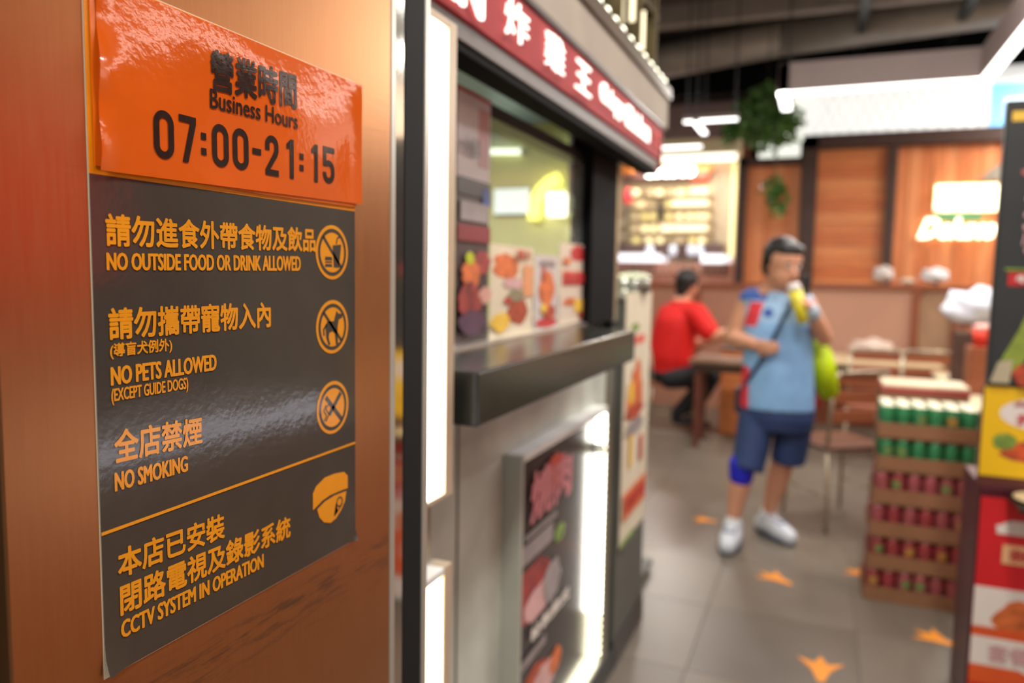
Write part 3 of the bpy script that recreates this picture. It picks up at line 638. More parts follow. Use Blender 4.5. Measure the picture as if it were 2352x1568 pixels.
for lab, z0_, z1_, pm_, lm_, is_top in (('tall white-lit light box between the door edge and the serving window', 1.115, 1.825, pinkb, white_led, True), ('yellow lit light box low by the door edge below the tall one', 0.25, 1.005, yelp, warm_led, False)):
    t = thing('light_box', lab, 'light box', (NX, 0.95, z0_))
    obj('frame_side', box(B(), NX - 0.03, NX, 1.012, 1.038, z0_, z1_, 0.001), lipm, t)
    obj('frame_side', box(B(), NX - 0.03, NX, 0.80, 0.812, z0_, z1_, 0.001), lipm, t)
    obj('frame_top', box(B(), NX - 0.03, NX, 0.812, 1.012, z1_ - 0.012, z1_, 0.001), lipm if is_top else MC['frame_top_lit'], t)
    obj('frame_bottom', box(B(), NX - 0.03, NX, 0.812, 1.012, z0_, z0_ + 0.008, 0.001), lipm, t)
    obj('back_panel', box(B(), -0.60, NX - 0.031, 0.80, 1.036, z0_, z1_, 0.001), greyal, t)
    obj('picture', prism(B(), rect(0.813, 1.011, z0_ + 0.009, z1_ - 0.013), plX(NX - 0.030, 0.001), 1), pm_, t)
    obj('led_bar', box(B(), NX - 0.028, NX - 0.003, 1.004, 1.0115, z0_ + 0.012, z1_ - 0.02), lm_, t)
    obj('led_bar', box(B(), NX - 0.028, NX - 0.003, 0.86, 1.003, z1_ - 0.020, z1_ - 0.0125), lm_, t)
    obj('led_bar', box(B(), NX - 0.028, NX - 0.003, 0.86, 1.003, z0_ + 0.0085, z0_ + 0.016), lm_, t)
t = thing('wall_box', 'beige blank box between the two light boxes beside the door edge', 'box', (-0.56, 0.9, 1.01))
obj('body', box(B(), -0.60, -0.545, 0.80, 1.015, 1.012, 1.112, 0.002), mat('beige_blank', (150, 138, 118), 0.5), t)
obj('lid', box(B(), -0.545, -0.543, 0.82, 1.00, 1.02, 1.105), mat('beige_blank2', (158, 146, 124), 0.5), t)
obj('near_pier', box(B(), -0.70, -0.601, 0.83, 1.05, 0.0, 1.87, 0.003), concrete, ks)

# side cabinet past the post, banner, pot
sc_ = thing('side_cabinet', 'dark grey side cabinet at the far end of the kiosk by the aisle', 'cabinet', (WX, 2.85, 0))
obj('body', box(B(), -1.02, -0.652, 2.63, 3.105, 0.10, 1.375, 0.004), darkgrey, sc_)
obj('plinth', box(B(), -1.00, -0.645, 2.625, 3.115, 0.0, 0.10, 0.003), mat('plinth_dark', (62, 56, 54), 0.4), sc_)
obj('top', box(B(), -1.03, -0.648, 2.62, 3.11, 1.375, 1.39, 0.002), steel, sc_)
fb = plX(-0.647, 0.002)
poster('banner', 'tall cream chicken banner on the grey side cabinet beside the seated diner', 'banner', fb, 2.655, 3.085, 0.455, 1.398, mat('banner_cream', (226, 216, 192), 0.45, var=0.04),
    [('e', greenp, (0.35, 0.86, 0.16, 0.018)), ('r', mat('print_coral', (230, 110, 96), 0.5), (0.35, 0.79, 0.75, 0.825)), ('e', fried, (0.42, 0.58, 0.30, 0.10)), ('e', fried, (0.5, 0.66, 0.12, 0.07)), ('e', yelp, (0.25, 0.60, 0.1, 0.05)), ('e', fried2, (0.4, 0.52, 0.35, 0.03)), ('e', greyp, (0.42, 0.455, 0.35, 0.03)),
     ('r', yelp, (0.22, 0.30, 0.34, 0.43)), ('r', redp, (0.62, 0.29, 0.74, 0.40)), ('r', mat('print_orange_band', (222, 120, 76), 0.5, var=0.2, scale=40), (0.05, 0.10, 0.92, 0.21)), ('r', greenp, (0.0, 0.0, 0.5, 0.02))],
    [('香脆炸雞', (0.1, 0.12, 0.88, 0.19), redp, 0.03)])
pt = thing('steel_pot', 'steel pot with pale lid on top of the side cabinet', 'pot', (-0.80, 2.92, 1.39))
pc = PY(1455, 690, 2.92)
obj('pot_body', lathe(B(), [(0.05, 0), (0.062, 0.004), (0.064, 0.055), (0.06, 0.057)], (pc.x, 2.92, 1.39)), mat('pot_steel', (150, 150, 142), 0.3, 0.8), pt, smooth=True)
obj('pot_lid', lathe(B(), [(0.066, 0.058), (0.068, 0.066), (0.05, 0.078), (0.01, 0.082)], (pc.x, 2.92, 1.39)), mat('pale_green_lid', (205, 210, 180), 0.4), pt, smooth=True)
obj('knob', ball(B(), (pc.x, 2.92, 1.476), 0.008, n=10), blackm, pt)

# ------------------------------------------------------------------ stall added outside the frame, its lights placed for reflections in door and notice
ms = thing('reflection_stall', 'added stall out of view, for reflections in the copper door', 'stall', (1.35, 2.0, 0))
obj('counter_base', box(B(), 1.06, 1.6, 0.2, 2.6, 0, 0.90, 0.005), mat('stall_base', (205, 140, 84), 0.5), ms)
obj('counter_top', box(B(), 1.0, 1.65, 0.2, 2.62, 0.90, 0.93, 0.004), mat('stall_top', (200, 190, 180), 0.3), ms)
obj('counter_light', box(B(), 0.985, 0.998, 1.25, 2.60, 0.905, 0.93), glow('reflection_counter_glow', (240, 240, 255), 8), ms)  # added strip for the light streak across the notice
obj('back_wall', box(B(), 2.4, 2.45, -0.6, 3.4, 0, 3.0), mat('stall_back', (112, 64, 44), 0.6), ms)
obj('red_reflection_panel', box(B(), 1.70, 1.74, 1.50, 2.20, 1.40, 2.10, 0.004), mat('stall_red', (200, 22, 16), 0.5, emit=1.3, ergb=(235, 20, 14)), ms)  # added glow for the red reflection at the left of the door
obj('canopy', box(B(), 1.0, 2.4, -0.2, 2.95, 2.15, 2.40, 0.005), mat('stall_canopy', (150, 112, 88), 0.5), ms)
obj('reflection_strip', box(B(), 0.985, 0.999, 1.35, 2.75, 2.115 + 0.04, 2.15 + 0.04), glow('reflection_strip_glow', (255, 240, 225), 6.0), ms)  # added strip for the highlight along the orange sheet
obj('reflection_panel', box(B(), 1.02, 1.06, 2.50, 2.92, 1.92, 2.15), glow('reflection_panel_glow', (255, 236, 215), 0.8), ms)  # added panel for the wide bright reflection on the orange sheet

# ------------------------------------------------------------------ wood shopfront behind
WY = 9.0
sf = thing('wood_shopfront', 'orange wood panelled shopfront with dark frames behind the standing man', 'shopfront', (0.6, WY, 0))
def px2(x, y, Y=WY): return PY(x, y, Y)
def dbox(name, x0, x1, z0, z1, y0, y1, m, par, bev=0.004): return obj(name, box(B(), x0, x1, y0, y1, z0, z1, bev), m, par)
dbox('backing', -0.95, 2.6, 0, 2.7, WY + 0.03, WY + 0.12, woodd, sf)
dbox('post', -0.27, -0.11, 0, 2.99, WY - 0.10, WY + 0.03, woodd, sf)
dbox('post', 0.57, 0.665, 0, 2.86, WY - 0.08, WY + 0.03, woodd, sf)
dbox('post', -0.94, -0.84, 0, 2.80, WY - 0.08, WY + 0.03, woodd, sf)
dbox('top_beam', -0.27, 2.6, 2.855, 3.0, WY - 0.10, WY + 0.03, woodd, sf)
dbox('top_beam', -0.94, -0.27, 2.70, 2.78, WY - 0.08, WY + 0.03, woodd, sf)
z = 0.5; k = 0
while z < 2.84:
    h_ = 0.118; dbox('plank', -0.108, 0.568, z, min(z + h_, 2.85), WY - 0.02 - 0.004 * (k % 2), WY + 0.03, [woodo, mat('orange_wood_b', (240, 152, 92), 0.45, var=0.14, scale=3, stretch=(1, 1, 14)), mat('orange_wood_c', (222, 124, 68), 0.45, var=0.14, scale=3, stretch=(1, 1, 14))][(k * 7) % 3], sf, 0.002); z += 0.12; k += 1
x = 0.668; k = 0
while x < 2.55:
    dbox('plank', x, x + 0.108, 0.5, 2.85, WY - 0.02 - 0.005 * (k % 2), WY + 0.03, [woodv, mat('wood_up_b', (218, 126, 74), 0.45, var=0.14, scale=3, stretch=(14, 1, 1)), mat('wood_up_c', (238, 152, 98), 0.45, var=0.14, scale=3, stretch=(14, 1, 1))][(k * 5) % 3], sf, 0.002); x += 0.11; k += 1
x = -0.838; k = 0
while x < -0.28:
    dbox('plank', x, x + 0.092, 0.5, 2.70, WY - 0.02, WY + 0.03, [woodv, mat('wood_up_c', (238, 152, 98), 0.45)][k % 2], sf, 0.002); x += 0.094; k += 1
# backlit frieze above, with a diagonal lattice
fz = thing('backlit_frieze', 'glowing white frieze with diagonal lattice above the wood shopfront', 'sign band', (0.8, 9.1, 3.0))
obj('light_panel', box(B(), -0.27, 1.48, 9.08, 9.14, 3.0, 3.62), glow('frieze_white', (238, 238, 234), 0.85), fz)
bm = B(); latm = mat('lattice_grey', (215, 215, 215), 0.5, emit=0.45)
for k in range(34):
    x0 = -0.25 + k * 0.06
    pts = stroke([(x0, 3.0), (x0 + 0.31 * (1 if k % 2 else -1), 3.6)], 0.012)
    pts = [(min(max(u, -0.27), 1.48), v) for u, v in pts]
    prism(bm, pts, plY(9.078, 0.008), 1)
obj('lattice', bm, latm, fz)['kind'] = 'stuff'
bs = thing('blue_screen', 'blue to white glowing screen at the right end of the frieze', 'screen', (2.0, 9.1, 3.0))
m = glow('blue_screen', (120, 190, 245), 0.95)
obj('screen', box(B(), 1.485, 2.8, 9.07, 9.14, 3.02, 3.45), m, bs)
obj('screen_pale_band', box(B(), 1.6, 2.8, 9.066, 9.07, 3.10, 3.30), glow('screen_pale', (205, 232, 250), 1.0), bs)  # paler band of the screen's own gradient
obj('rim', box(B(), 1.48, 2.8, 9.08, 9.14, 3.45, 3.62), glow('rim_white', (222, 226, 224), 0.7), bs)
wl = thing('lit_wall_panel', 'bright white lit panel behind the hanging plant above the narrow wood bay', 'lit panel', (-0.6, 9.1, 2.8))
obj('light_panel', box(B(), -0.74, -0.30, 9.06, 9.12, 2.785, 2.98), glow('panel_lit', (245, 248, 235), 0.95), wl)
obj('light_panel', box(B(), -0.46, -0.28, 9.06, 9.12, 2.985, 3.5), glow('panel_lit', (245, 248, 235), 0.95), wl)
# glowing shop sign on the upright planks
gs = thing('glowing_sign', 'glowing cream shop sign with green underline on upright wood planks', 'sign', px2(2200, 490))
nw = glow('neon_cream', (255, 252, 215), 3.2)
def sgn(s, x0, x1, y0, y1, bo, sh, mm_):
    a = px2(x0, y1); c = px2(x1, y0); lettering(s, a.x, c.x, a.z, c.z, plY(WY - 0.06, 0.0), mm_, gs, bold=bo, shear=sh, th=0.02)
sgn('翠河', 2143, 2265, 424, 486, 0.05, 0, nw); sgn('餐', 2258, 2300, 424, 486, 0.03, 0, nw)
sgn('Deluxe', 2106, 2288, 500, 549, 0.035, 0.4, nw)
a = px2(2142, 508); c = px2(2255, 490)
obj('green_bar', box(B(), a.x, c.x, WY - 0.05, WY - 0.03, a.z, c.z, 0.003), mat('sign_green', (90, 160, 110), 0.5, emit=0.25), gs)
obj('back_plate', box(B(), px2(2143, 500).x, px2(2298, 500).x, WY - 0.045, WY - 0.031, px2(2200, 487).z, px2(2200, 424).z), glow('plate_glow', (255, 250, 205), 1.3), gs)
obj('bracket', box(B(), px2(2180, 500).x, px2(2184, 500).x, WY - 0.03, WY - 0.02, px2(2200, 545).z, px2(2200, 424).z), blackm, gs)
t = thing('ornament', 'pale grey angular ornament at the top right of the upright planks', 'ornament', px2(2290, 400))
shape('plate', [(q.x, q.z) for q in (px2(2245, 415), px2(2305, 415), px2(2310, 370), px2(2280, 385))], plY(WY - 0.05, 0.02), mat('ornament_grey', (160, 150, 135), 0.5), t)

# half wall with frosted panels in front
HY = 8.2
hw = thing('half_wall', 'reddish wood half wall with frosted pinkish panels behind the long table', 'partition', (0.4, HY, 0))
zt = PY(1880, 650, HY).z
dbox('top_rail', -0.22, 1.30, zt - 0.05, zt, HY - 0.06, HY + 0.06, woodr, hw)
dbox('body', -0.22, 1.30, 0, 0.62, HY - 0.04, HY + 0.04, woodr, hw)
for x0, x1 in ((-0.22, -0.15), (0.80, 0.87), (1.14, 1.28)): dbox('post', x0, x1, 0.62, zt - 0.05, HY - 0.05, HY + 0.05, woodr, hw)
dbox('frosted_panel', -0.148, 0.80, 0.62, zt - 0.05, HY - 0.012, HY + 0.012, pinkp, hw)
dbox('frosted_panel', 0.872, 1.138, 0.62, zt - 0.05, HY - 0.012, HY + 0.012, mat('frosted_panel_b', (180, 142, 112), 0.3), hw)
for sx_, cx_ in ((1, 0.872), ):
    bm = B(); pts = [(0.872, zt - 0.05)] + [(0.872 + 0.10 - 0.10 * math.cos(a_), zt - 0.15 + 0.10 * math.sin(a_)) for a_ in [math.radians(t_) for t_ in (0, 15, 30, 45, 60, 75, 90)]]
    prism(bm, pts, plY(HY + 0.02, 0.05), 1); obj('corner_fillet', bm, woodr, hw)
# second half wall further left
hv = thing('half_wall', 'long pinkish brown half wall left of the standing man behind the seated diner', 'partition', (-1.6, 8.6, 0))
za = PY(1560, 655, 8.6).z
dbox('top_rail', -2.8, -0.50, za - 0.03, za + 0.04, 8.55, 8.68, woodr, hv)
dbox('body', -2.8, -0.50, 0, za - 0.03, 8.57, 8.66, mat('pink_brown_laminate', (182, 128, 104), 0.45, var=0.1, scale=1.5), hv)
for k in range(4): dbox('post', -2.8 + k * 0.74, -2.72 + k * 0.74, 0, za - 0.03, 8.55, 8.57, woodr, hv)

# crumpled white bags and napkins on the rail and table
def crumple(name, label, cat, p, r, s=(1, 1, 0.7), c=(225, 222, 226)):
    t = thing(name, label, cat, p)
    bm = B(); bmesh.ops.create_icosphere(bm, subdivisions=3, radius=r)
    for v in bm.verts:
        n_ = 1 + 0.28 * math.sin(v.co.x / r * 4.1 + 1) * math.sin(v.co.y / r * 3.7) + 0.16 * math.sin(v.co.z / r * 7 + v.co.x / r * 5) + random.uniform(-0.05, 0.05)
        v.co = Vector((v.co.x * n_ * s[0], v.co.y * n_ * s[1], v.co.z * n_ * s[2]))
    lo = min(v.co.z for v in bm.verts)
    for v in bm.verts: v.co.z -= lo
    o = obj('wrap', bm, mat('tissue_%d%d%d' % c, c, 0.6, var=0.05), t, smooth=True); o.matrix_parent_inverse = Matrix()
    bm = B(); tube(bm, [(0, 0, r * s[2] * 1.7), (r * 0.15, 0, r * s[2] * 2.2)], r * 0.12, 8)
    o = obj('knot', bm, mat('tissue_%d%d%d' % c, c, 0.6, var=0.05), t, smooth=True); o.matrix_parent_inverse = Matrix()
    return t
q = PY(2025, 660, HY); crumple('paper_bag', 'pointed white paper bag on the half wall rail, leftmost of three', 'bag', (q.x, HY, zt), 0.085, (1, 0.8, 0.9), (212, 200, 196))
q = PY(2082, 660, HY); crumple('napkin', 'small cream napkin between two white bags on the half wall rail', 'napkin', (q.x, HY, zt), 0.055, (1.2, 0.8, 0.5), (210, 190, 170))
q = PY(2142, 665, HY); crumple('paper_bag', 'round bluish white bag on the half wall rail under the glowing sign', 'bag', (q.x, HY, zt), 0.10, (1.1, 0.8, 0.7))

# tables
def table(label, x0, x1, y0, y1, h, topm, legm, legs=True, panel=None):
    t = thing('table', label, 'table', ((x0 + x1) / 2, (y0 + y1) / 2, 0))
    obj('tabletop', box(B(), x0, x1, y0, y1, h - 0.03, h, 0.004), topm, t)
    obj('apron', box(B(), x0 + 0.04, x1 - 0.04, y0 + 0.04, y1 - 0.04, h - 0.10, h - 0.03, 0.002), woodd, t)
    if legs:
        for a_ in (x0 + 0.05, x1 - 0.10):
            for b_ in (y0 + 0.05, y1 - 0.10): obj('leg', box(B(), a_, a_ + 0.05, b_, b_ + 0.05, 0, h - 0.10, 0.004), legm, t)
    return t
table('long pale topped table before the half wall, right of the standing man', -0.12, 0.95, 6.95, 7.75, 0.76, woodt, woodd)
q = PZ(1990, 818, 0.76); crumple('plastic_bag', 'crumpled clear white bag lying on the long pale table', 'bag', (0.42, 7.45, 0.76), 0.12, (1.35, 0.8, 0.6), (208, 184, 172))
table('table with brown sides at which the diner in red sits', -1.02, -0.42, 6.45, 6.95, 0.76, mat('brown_tabletop', (122, 92, 72), 0.5), mat('table_leg_brown', (104, 52, 40), 0.5))
bx = thing('wood_box', 'orange wood side unit between the seated diner and the standing man', 'cabinet', (-0.6, 7.3, 0))
a = PY(1655, 865, 7.2); c = PY(1720, 808, 7.2)
obj('body', box(B(), a.x, c.x, 7.2, 7.5, 0, c.z, 0.005), woodo, bx); obj('top', box(B(), a.x - 0.01, c.x + 0.01, 7.19, 7.51, c.z, c.z + 0.02, 0.003), woodd, bx)
table('pale cornered table behind the stacked drink trays at right', 0.80, 1.60, 4.72, 6.6, 0.77, mat('cream_tabletop', (226, 212, 176), 0.3, var=0.05), greyal)

# white cloth bundle and red cup between the half wall and the black board
q = PY(2232, 745, 5.9)
crumple('laundry_bag', 'big bluish white bundle beside the black poster board', 'bag', (PY(2236, 740, 5.9).x, 5.9, 1.12), 0.16, (1.15, 0.7, 0.8), (214, 216, 228))
cb = thing('serving_box', 'dark wood stand under the bluish white bundle on the right table', 'stand', (q.x, 5.9, 0.77))
obj('body', box(B(), q.x - 0.10, q.x + 0.14, 5.8, 6.0, 0.785, 1.12, 0.01), woodd, cb); obj('foot', box(B(), q.x - 0.12, q.x + 0.16, 5.78, 6.02, 0.77, 0.785), woodd, cb)
q = PY(2256, 770, 5.4)
rc = thing('red_cup', 'bright red cup on the pale table beside the black poster board', 'cup', (q.x, 5.4, 0.77))
rc.name = 'red_cup'
obj('cup', lathe(B(), [(0.042, -0.05), (0.055, 0.06), (0.05, 0.06), (0.035, -0.04)], (q.x, 5.4, q.z - 0.02)), mat('cup_red', (226, 62, 42), 0.4), rc, smooth=True)
obj('lid', lathe(B(), [(0.057, 0), (0.057, 0.012), (0.03, 0.03)], (q.x, 5.4, q.z + 0.04)), mat('cup_lid', (230, 170, 160), 0.4), rc, smooth=True)
obj('napkin_box', box(B(), q.x - 0.07, q.x + 0.12, 5.3, 5.5, 0.77, q.z - 0.07, 0.004), woodr, rc)

# chairs
def chair(label, x, y, rot, h=0.47, top=0.95, wd=0.42, seat=None, fr=None, group=None, slats=True):
    fr = fr or greyal; seat = seat or woodd
    t = thing('chair', label, 'chair', (x, y, 0), group); t.rotation_euler = (0, 0, rot)
    def add(n, bm, m, sm=False):
        o = obj(n, bm, m, t, smooth=sm); o.matrix_parent_inverse = Matrix(); return o
    add('seat', box(B(), -wd / 2, wd / 2, -wd / 2, wd / 2, h - 0.03, h, 0.012), seat)
    for sx_ in (-1, 1):
        add('leg', cyl(B(), (sx_ * wd * 0.48, -wd * 0.48, 0), (sx_ * wd * 0.44, -wd * 0.42, h - 0.03), 0.012), fr, True)
        add('leg', tube(B(), [(sx_ * wd * 0.48, wd * 0.56, 0), (sx_ * wd * 0.45, wd * 0.44, h), (sx_ * wd * 0.44, wd * 0.50, top - 0.05), (sx_ * wd * 0.36, wd * 0.52, top)], 0.012), fr, True)
        add('stretcher', cyl(B(), (sx_ * wd * 0.47, -wd * 0.46, h * 0.4), (sx_ * wd * 0.47, wd * 0.50, h * 0.4), 0.007), fr, True)
    add('top_rail', cyl(B(), (-wd * 0.36, wd * 0.52, top), (wd * 0.36, wd * 0.52, top), 0.012), fr, True)
    if slats:
        for k in range(3): add('back_slat', box(B(), -wd * 0.43, wd * 0.43, wd * 0.47, wd * 0.47 + 0.014, h + 0.14 + k * 0.11, h + 0.21 + k * 0.11, 0.003), woodr)
    return t
tubem = mat('champagne_tube', (176, 160, 138), 0.35, 0.5)
chair('high backed tubular chair with brown seat right behind the standing man', 0.12, 4.92, math.radians(215), 0.50, 0.93, 0.42, mat('brown_seat', (92, 54, 36), 0.4), tubem)
chair('tube framed chair on which the diner in red sits', -1.27, 7.18, math.radians(100), 0.47, 0.78, 0.42, woodr, tubem, slats=False)
chair('wood backed chair with brown slats at the right of the long table', 0.42, 6.72, math.radians(180), 0.47, 0.92, 0.42, woodr, tubem)
chair('wood backed chair tucked behind the can stacks', 0.78, 6.72, math.radians(180), 0.47, 0.92, 0.42, woodr, tubem)

# ------------------------------------------------------------------ distant shop at the back left
SY = 12.0
sh = thing('far_shop', 'brightly lit far shop with shelves of glowing dishes at the back left', 'shop', (-2.1, SY, 0))
def sbox(name, x0, x1, y0, y1, dpt, m, par=sh, Y=SY, yy=None):
    a = PY(x0, y1, Y); c = PY(x1, y0, Y); return obj(name, box(B(), a.x, c.x, Y - dpt, Y, a.z, c.z, 0.003), m, par)
obj('back_wall', box(B(), -4.6, -1.18, SY, SY + 0.1, 0, 3.9), mat('shop_beige', (196, 178, 150), 0.7, emit=0.12), sh)  # slight glow in the wall stands in for lamp light on it
obj('side_wall', box(B(), -1.16, -1.06, SY - 0.6, SY + 0.1, 0, 3.35), woodr, sh)
sbox('edge_light', 1676, 1694, 375, 590, 0.06, glow('edge_yellow', (250, 236, 170), 0.95))
sbox('top_light', 1512, 1692, 352, 374, 0.3, glow('top_white', (255, 252, 230), 2.2))
sbox('header', 1435, 1640, 380, 402, 0.34, mat('header_orange', (220, 130, 60), 0.5, emit=0.35))
sbox('header_dark_board', 1440, 1632, 402, 418, 0.30, mat('header_dark', (86, 50, 44), 0.5))  # dark board under the orange header
sbox('header_tail', 1590, 1632, 400, 414, 0.33, mat('header_red', (226, 70, 50), 0.5, emit=0.5))
a = PY(1482, 408, SY - 0.36); c = PY(1597, 380, SY - 0.36)
lettering('COCOCO', a.x, c.x, a.z, c.z, plY(SY - 0.36, 0.0), glow('far_letters', (255, 255, 245), 3.5), sh, bold=0.05, th=0.02)
sbox('shelf_back', 1443, 1640, 420, 566, 0.02, glow('shelf_back_glow', (205, 182, 140), 0.42))  # glowing panel added to brighten the gaps between the shelf rows
for k, y in enumerate((440, 467, 495, 523, 550)):
    sbox('shelf', 1443, 1640, y + 12, y + 15, 0.28, mat('shelf_brown', (140, 120, 96), 0.5))
sbox('shelf_light', 1588, 1626, 432, 446, 0.1, glow('shelf_led', (255, 246, 210), 1.15)); sbox('shelf_light', 1546, 1628, 459, 474, 0.1, MC['shelf_led'])
sbox('shelf_light', 1519, 1545, 516, 531, 0.1, MC['shelf_led']); sbox('shelf_light', 1549, 1626, 515, 530, 0.1, MC['shelf_led'])
bowls = [(440, [1460, 1497, 1515, 1541, 1561, 1577]), (467, [1457, 1472, 1490, 1535]), (495, [1457, 1480, 1500, 1536, 1560, 1583, 1603, 1620]), (523, [1457, 1480, 1500]), (550, [1460, 1490, 1515, 1560, 1590, 1612])]
bm0 = None
glc = [glow('dish_glow_a', (250, 232, 180), 1.0), glow('dish_glow_b', (236, 214, 140), 0.7), glow('dish_glow_c', (214, 190, 150), 0.5)]  # glow of the bowls stands in for shelf light falling on them
ms_ = []
for g_ in glc:
    bm = lathe(B(), [(0.03, 0), (0.05, 0.02), (0.055, 0.07), (0.04, 0.10), (0.01, 0.105)], n=14); me = bpy.data.meshes.new('glass'); bmesh.ops.recalc_face_normals(bm, faces=bm.faces[:]); bm.to_mesh(me); bm.free(); me.materials.append(g_); ms_.append(me)
bm = lathe(B(), [(0.035, 0), (0.035, 0.012), (0.02, 0.014)], n=14); mbase = bpy.data.meshes.new('foot'); bm.to_mesh(mbase); bm.free(); mbase.materials.append(woodd)
for y, xs in bowls:
    for xi, x in enumerate(xs):
        p = PY(x, y + 12, SY - 0.15)
        t = thing('lit_bowl', 'bowl with added glow on the far shop %s shelf, %s from left' % ({440: 'top', 467: 'second', 495: 'middle', 523: 'fourth', 550: 'lowest'}[y], ['first', 'second', 'third', 'fourth', 'fifth', 'sixth', 'seventh', 'eighth'][xi]), 'lamp', p, 'bowls with added glow on the far shop shelves')
        o = bpy.data.objects.new('glass', random.choice(ms_)); C.objects.link(o); o.parent = t; o.location.z = 0.012
        o = bpy.data.objects.new('foot', mbase); C.objects.link(o); o.parent = t
t = thing('figurine', 'dark figure ornament standing between the glowing dishes in the far shop', 'ornament', PY(1516, 507, SY - 0.2))
p = PY(1516, 507, SY - 0.2)
obj('body', lathe(B(), [(0.05, 0), (0.04, 0.12), (0.055, 0.2), (0.02, 0.23)], p), blackm, t, smooth=True); obj('head', ball(B(), p + Vector((0, 0, 0.26)), 0.045, n=12), blackm, t, smooth=True)
t = thing('red_lantern', 'small red hanging sign at the left edge of the far shop', 'sign', PY(1442, 450, SY - 0.3)); p = PY(1442, 450, SY - 0.3)
obj('shade', lathe(B(), [(0.03, -0.12), (0.06, -0.05), (0.06, 0.05), (0.03, 0.12)], p), mat('lantern_red', (235, 60, 66), 0.5, emit=0.7), t, smooth=True); obj('cord', cyl(B(), p + Vector((0, 0, .12)), p + Vector((0, 0, 0.4)), 0.005), blackm, t)
sbox('counter_back', 1430, 1668, 562, 590, 0.5, mat('counter_dark', (84, 62, 56), 0.4))
sbox('counter_light', 1450, 1535, 587, 603, 0.9, glow('counter_white', (236, 238, 245), 1.1)); sbox('counter_light', 1630, 1680, 589, 606, 0.9, MC['counter_white'])
sbox('counter_light', 1426, 1448, 588, 602, 0.9, glow('counter_blue', (140, 165, 225), 0.9))
sbox('counter_front', 1420, 1700, 606, 700, 0.8, mat('counter_front', (165, 104, 84), 0.5))
for k in range(16): sbox('counter_slat', 1430 + k * 16, 1436 + k * 16, 607, 628, 0.83, mat('counter_slat', (205, 168, 150), 0.5))
for k, x in enumerate((1492, 1545, 1587, 1607)):
    p = PY(x, 588, SY - 0.7)
    t = thing('glass_jar', 'white glass jar on the far shop counter, %s from left' % ['first', 'second', 'third', 'fourth'][k], 'jar', p, 'white jars on the far shop counter')
    obj('jar', lathe(B(), [(0.04, 0), (0.055, 0.03), (0.055, 0.12), (0.03, 0.16)], p), mat('jar_white', (215, 220, 232), 0.3, emit=0.35), t, smooth=True)
    obj('lid', lathe(B(), [(0.035, 0.16), (0.035, 0.18), (0.01, 0.19)], p), greyal, t)
# bulkhead with strip lamps above the far shop
bk = thing('bulkhead', 'pinkish brown bulkhead above the far shop', 'bulkhead', (-2.4, 10.8, 3.4))
a = PY(1500, 345, 10.8); c = PY(1690, 250, 10.8)
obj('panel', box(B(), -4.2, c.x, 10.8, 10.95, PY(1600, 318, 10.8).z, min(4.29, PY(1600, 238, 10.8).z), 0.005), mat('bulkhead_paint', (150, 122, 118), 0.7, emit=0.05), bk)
obj('black_void_sheet', box(B(), -4.6, 3.3, 9.55, 9.62, 3.66, 4.29), mat('void_black', (14, 14, 16), 0.9, spec=0.05), bk)  # black sheet added to stand for the dark void below the duct
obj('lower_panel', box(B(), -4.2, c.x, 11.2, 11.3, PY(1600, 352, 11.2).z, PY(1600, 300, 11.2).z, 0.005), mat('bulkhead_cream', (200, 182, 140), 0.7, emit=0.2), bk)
def strip(label, pts, wd=0.07, ht=0.16, sm=None):
    t = thing('strip_lamp', label, 'lamp', pts[0])
    for p_, q_ in zip(pts[:-1], pts[1:]):
        p_ = Vector(p_); q_ = Vector(q_)
        x0, x1 = min(p_.x, q_.x) - wd / 2, max(p_.x, q_.x) + wd / 2; y0, y1 = min(p_.y, q_.y) - wd / 2, max(p_.y, q_.y) + wd / 2
        obj('housing', box(B(), x0, x1, y0, y1, p_.z + 0.012, p_.z + ht, 0.003), sm or mat('strip_housing', (168, 150, 146), 0.6, var=0.04), t)
        obj('diffuser', box(B(), x0 + 0.004, x1 - 0.004, y0 + 0.004, y1 - 0.004, p_.z, p_.z + 0.012), glow('strip_white', (255, 253, 248), 4.0), t)
    for p_ in (pts[0], pts[-1]): obj('suspension_rod', cyl(B(), (p_[0], p_[1], p_[2] + ht), (p_[0], p_[1], 4.3), 0.006, n=8), blackm, t)
    return t
strip('large angular hanging strip lamp with pinkish sides at upper right', [(-0.31, 6.05, 2.70), (-0.31, 5.56, 2.70), (0.875, 5.56, 2.70), (0.875, 2.6, 2.70)], 0.075, 0.20)
strip('small angled strip lamp above the far shop left of the plant', [(-1.02, 6.85, 2.70), (-1.02, 6.40, 2.70)], 0.05, 0.05)
strip('short strip lamp above the far shop, meeting the small angled one', [(-1.10, 6.42, 2.72), (-0.72, 6.42, 2.72)], 0.05, 0.05)
strip('lowest short strip lamp just right of the red fascia tip', [(-2.1, 10.3, 3.16), (-1.62, 10.3, 3.16)], 0.12, 0.10, mat('bulkhead_cream', (200, 182, 140), 0.7))

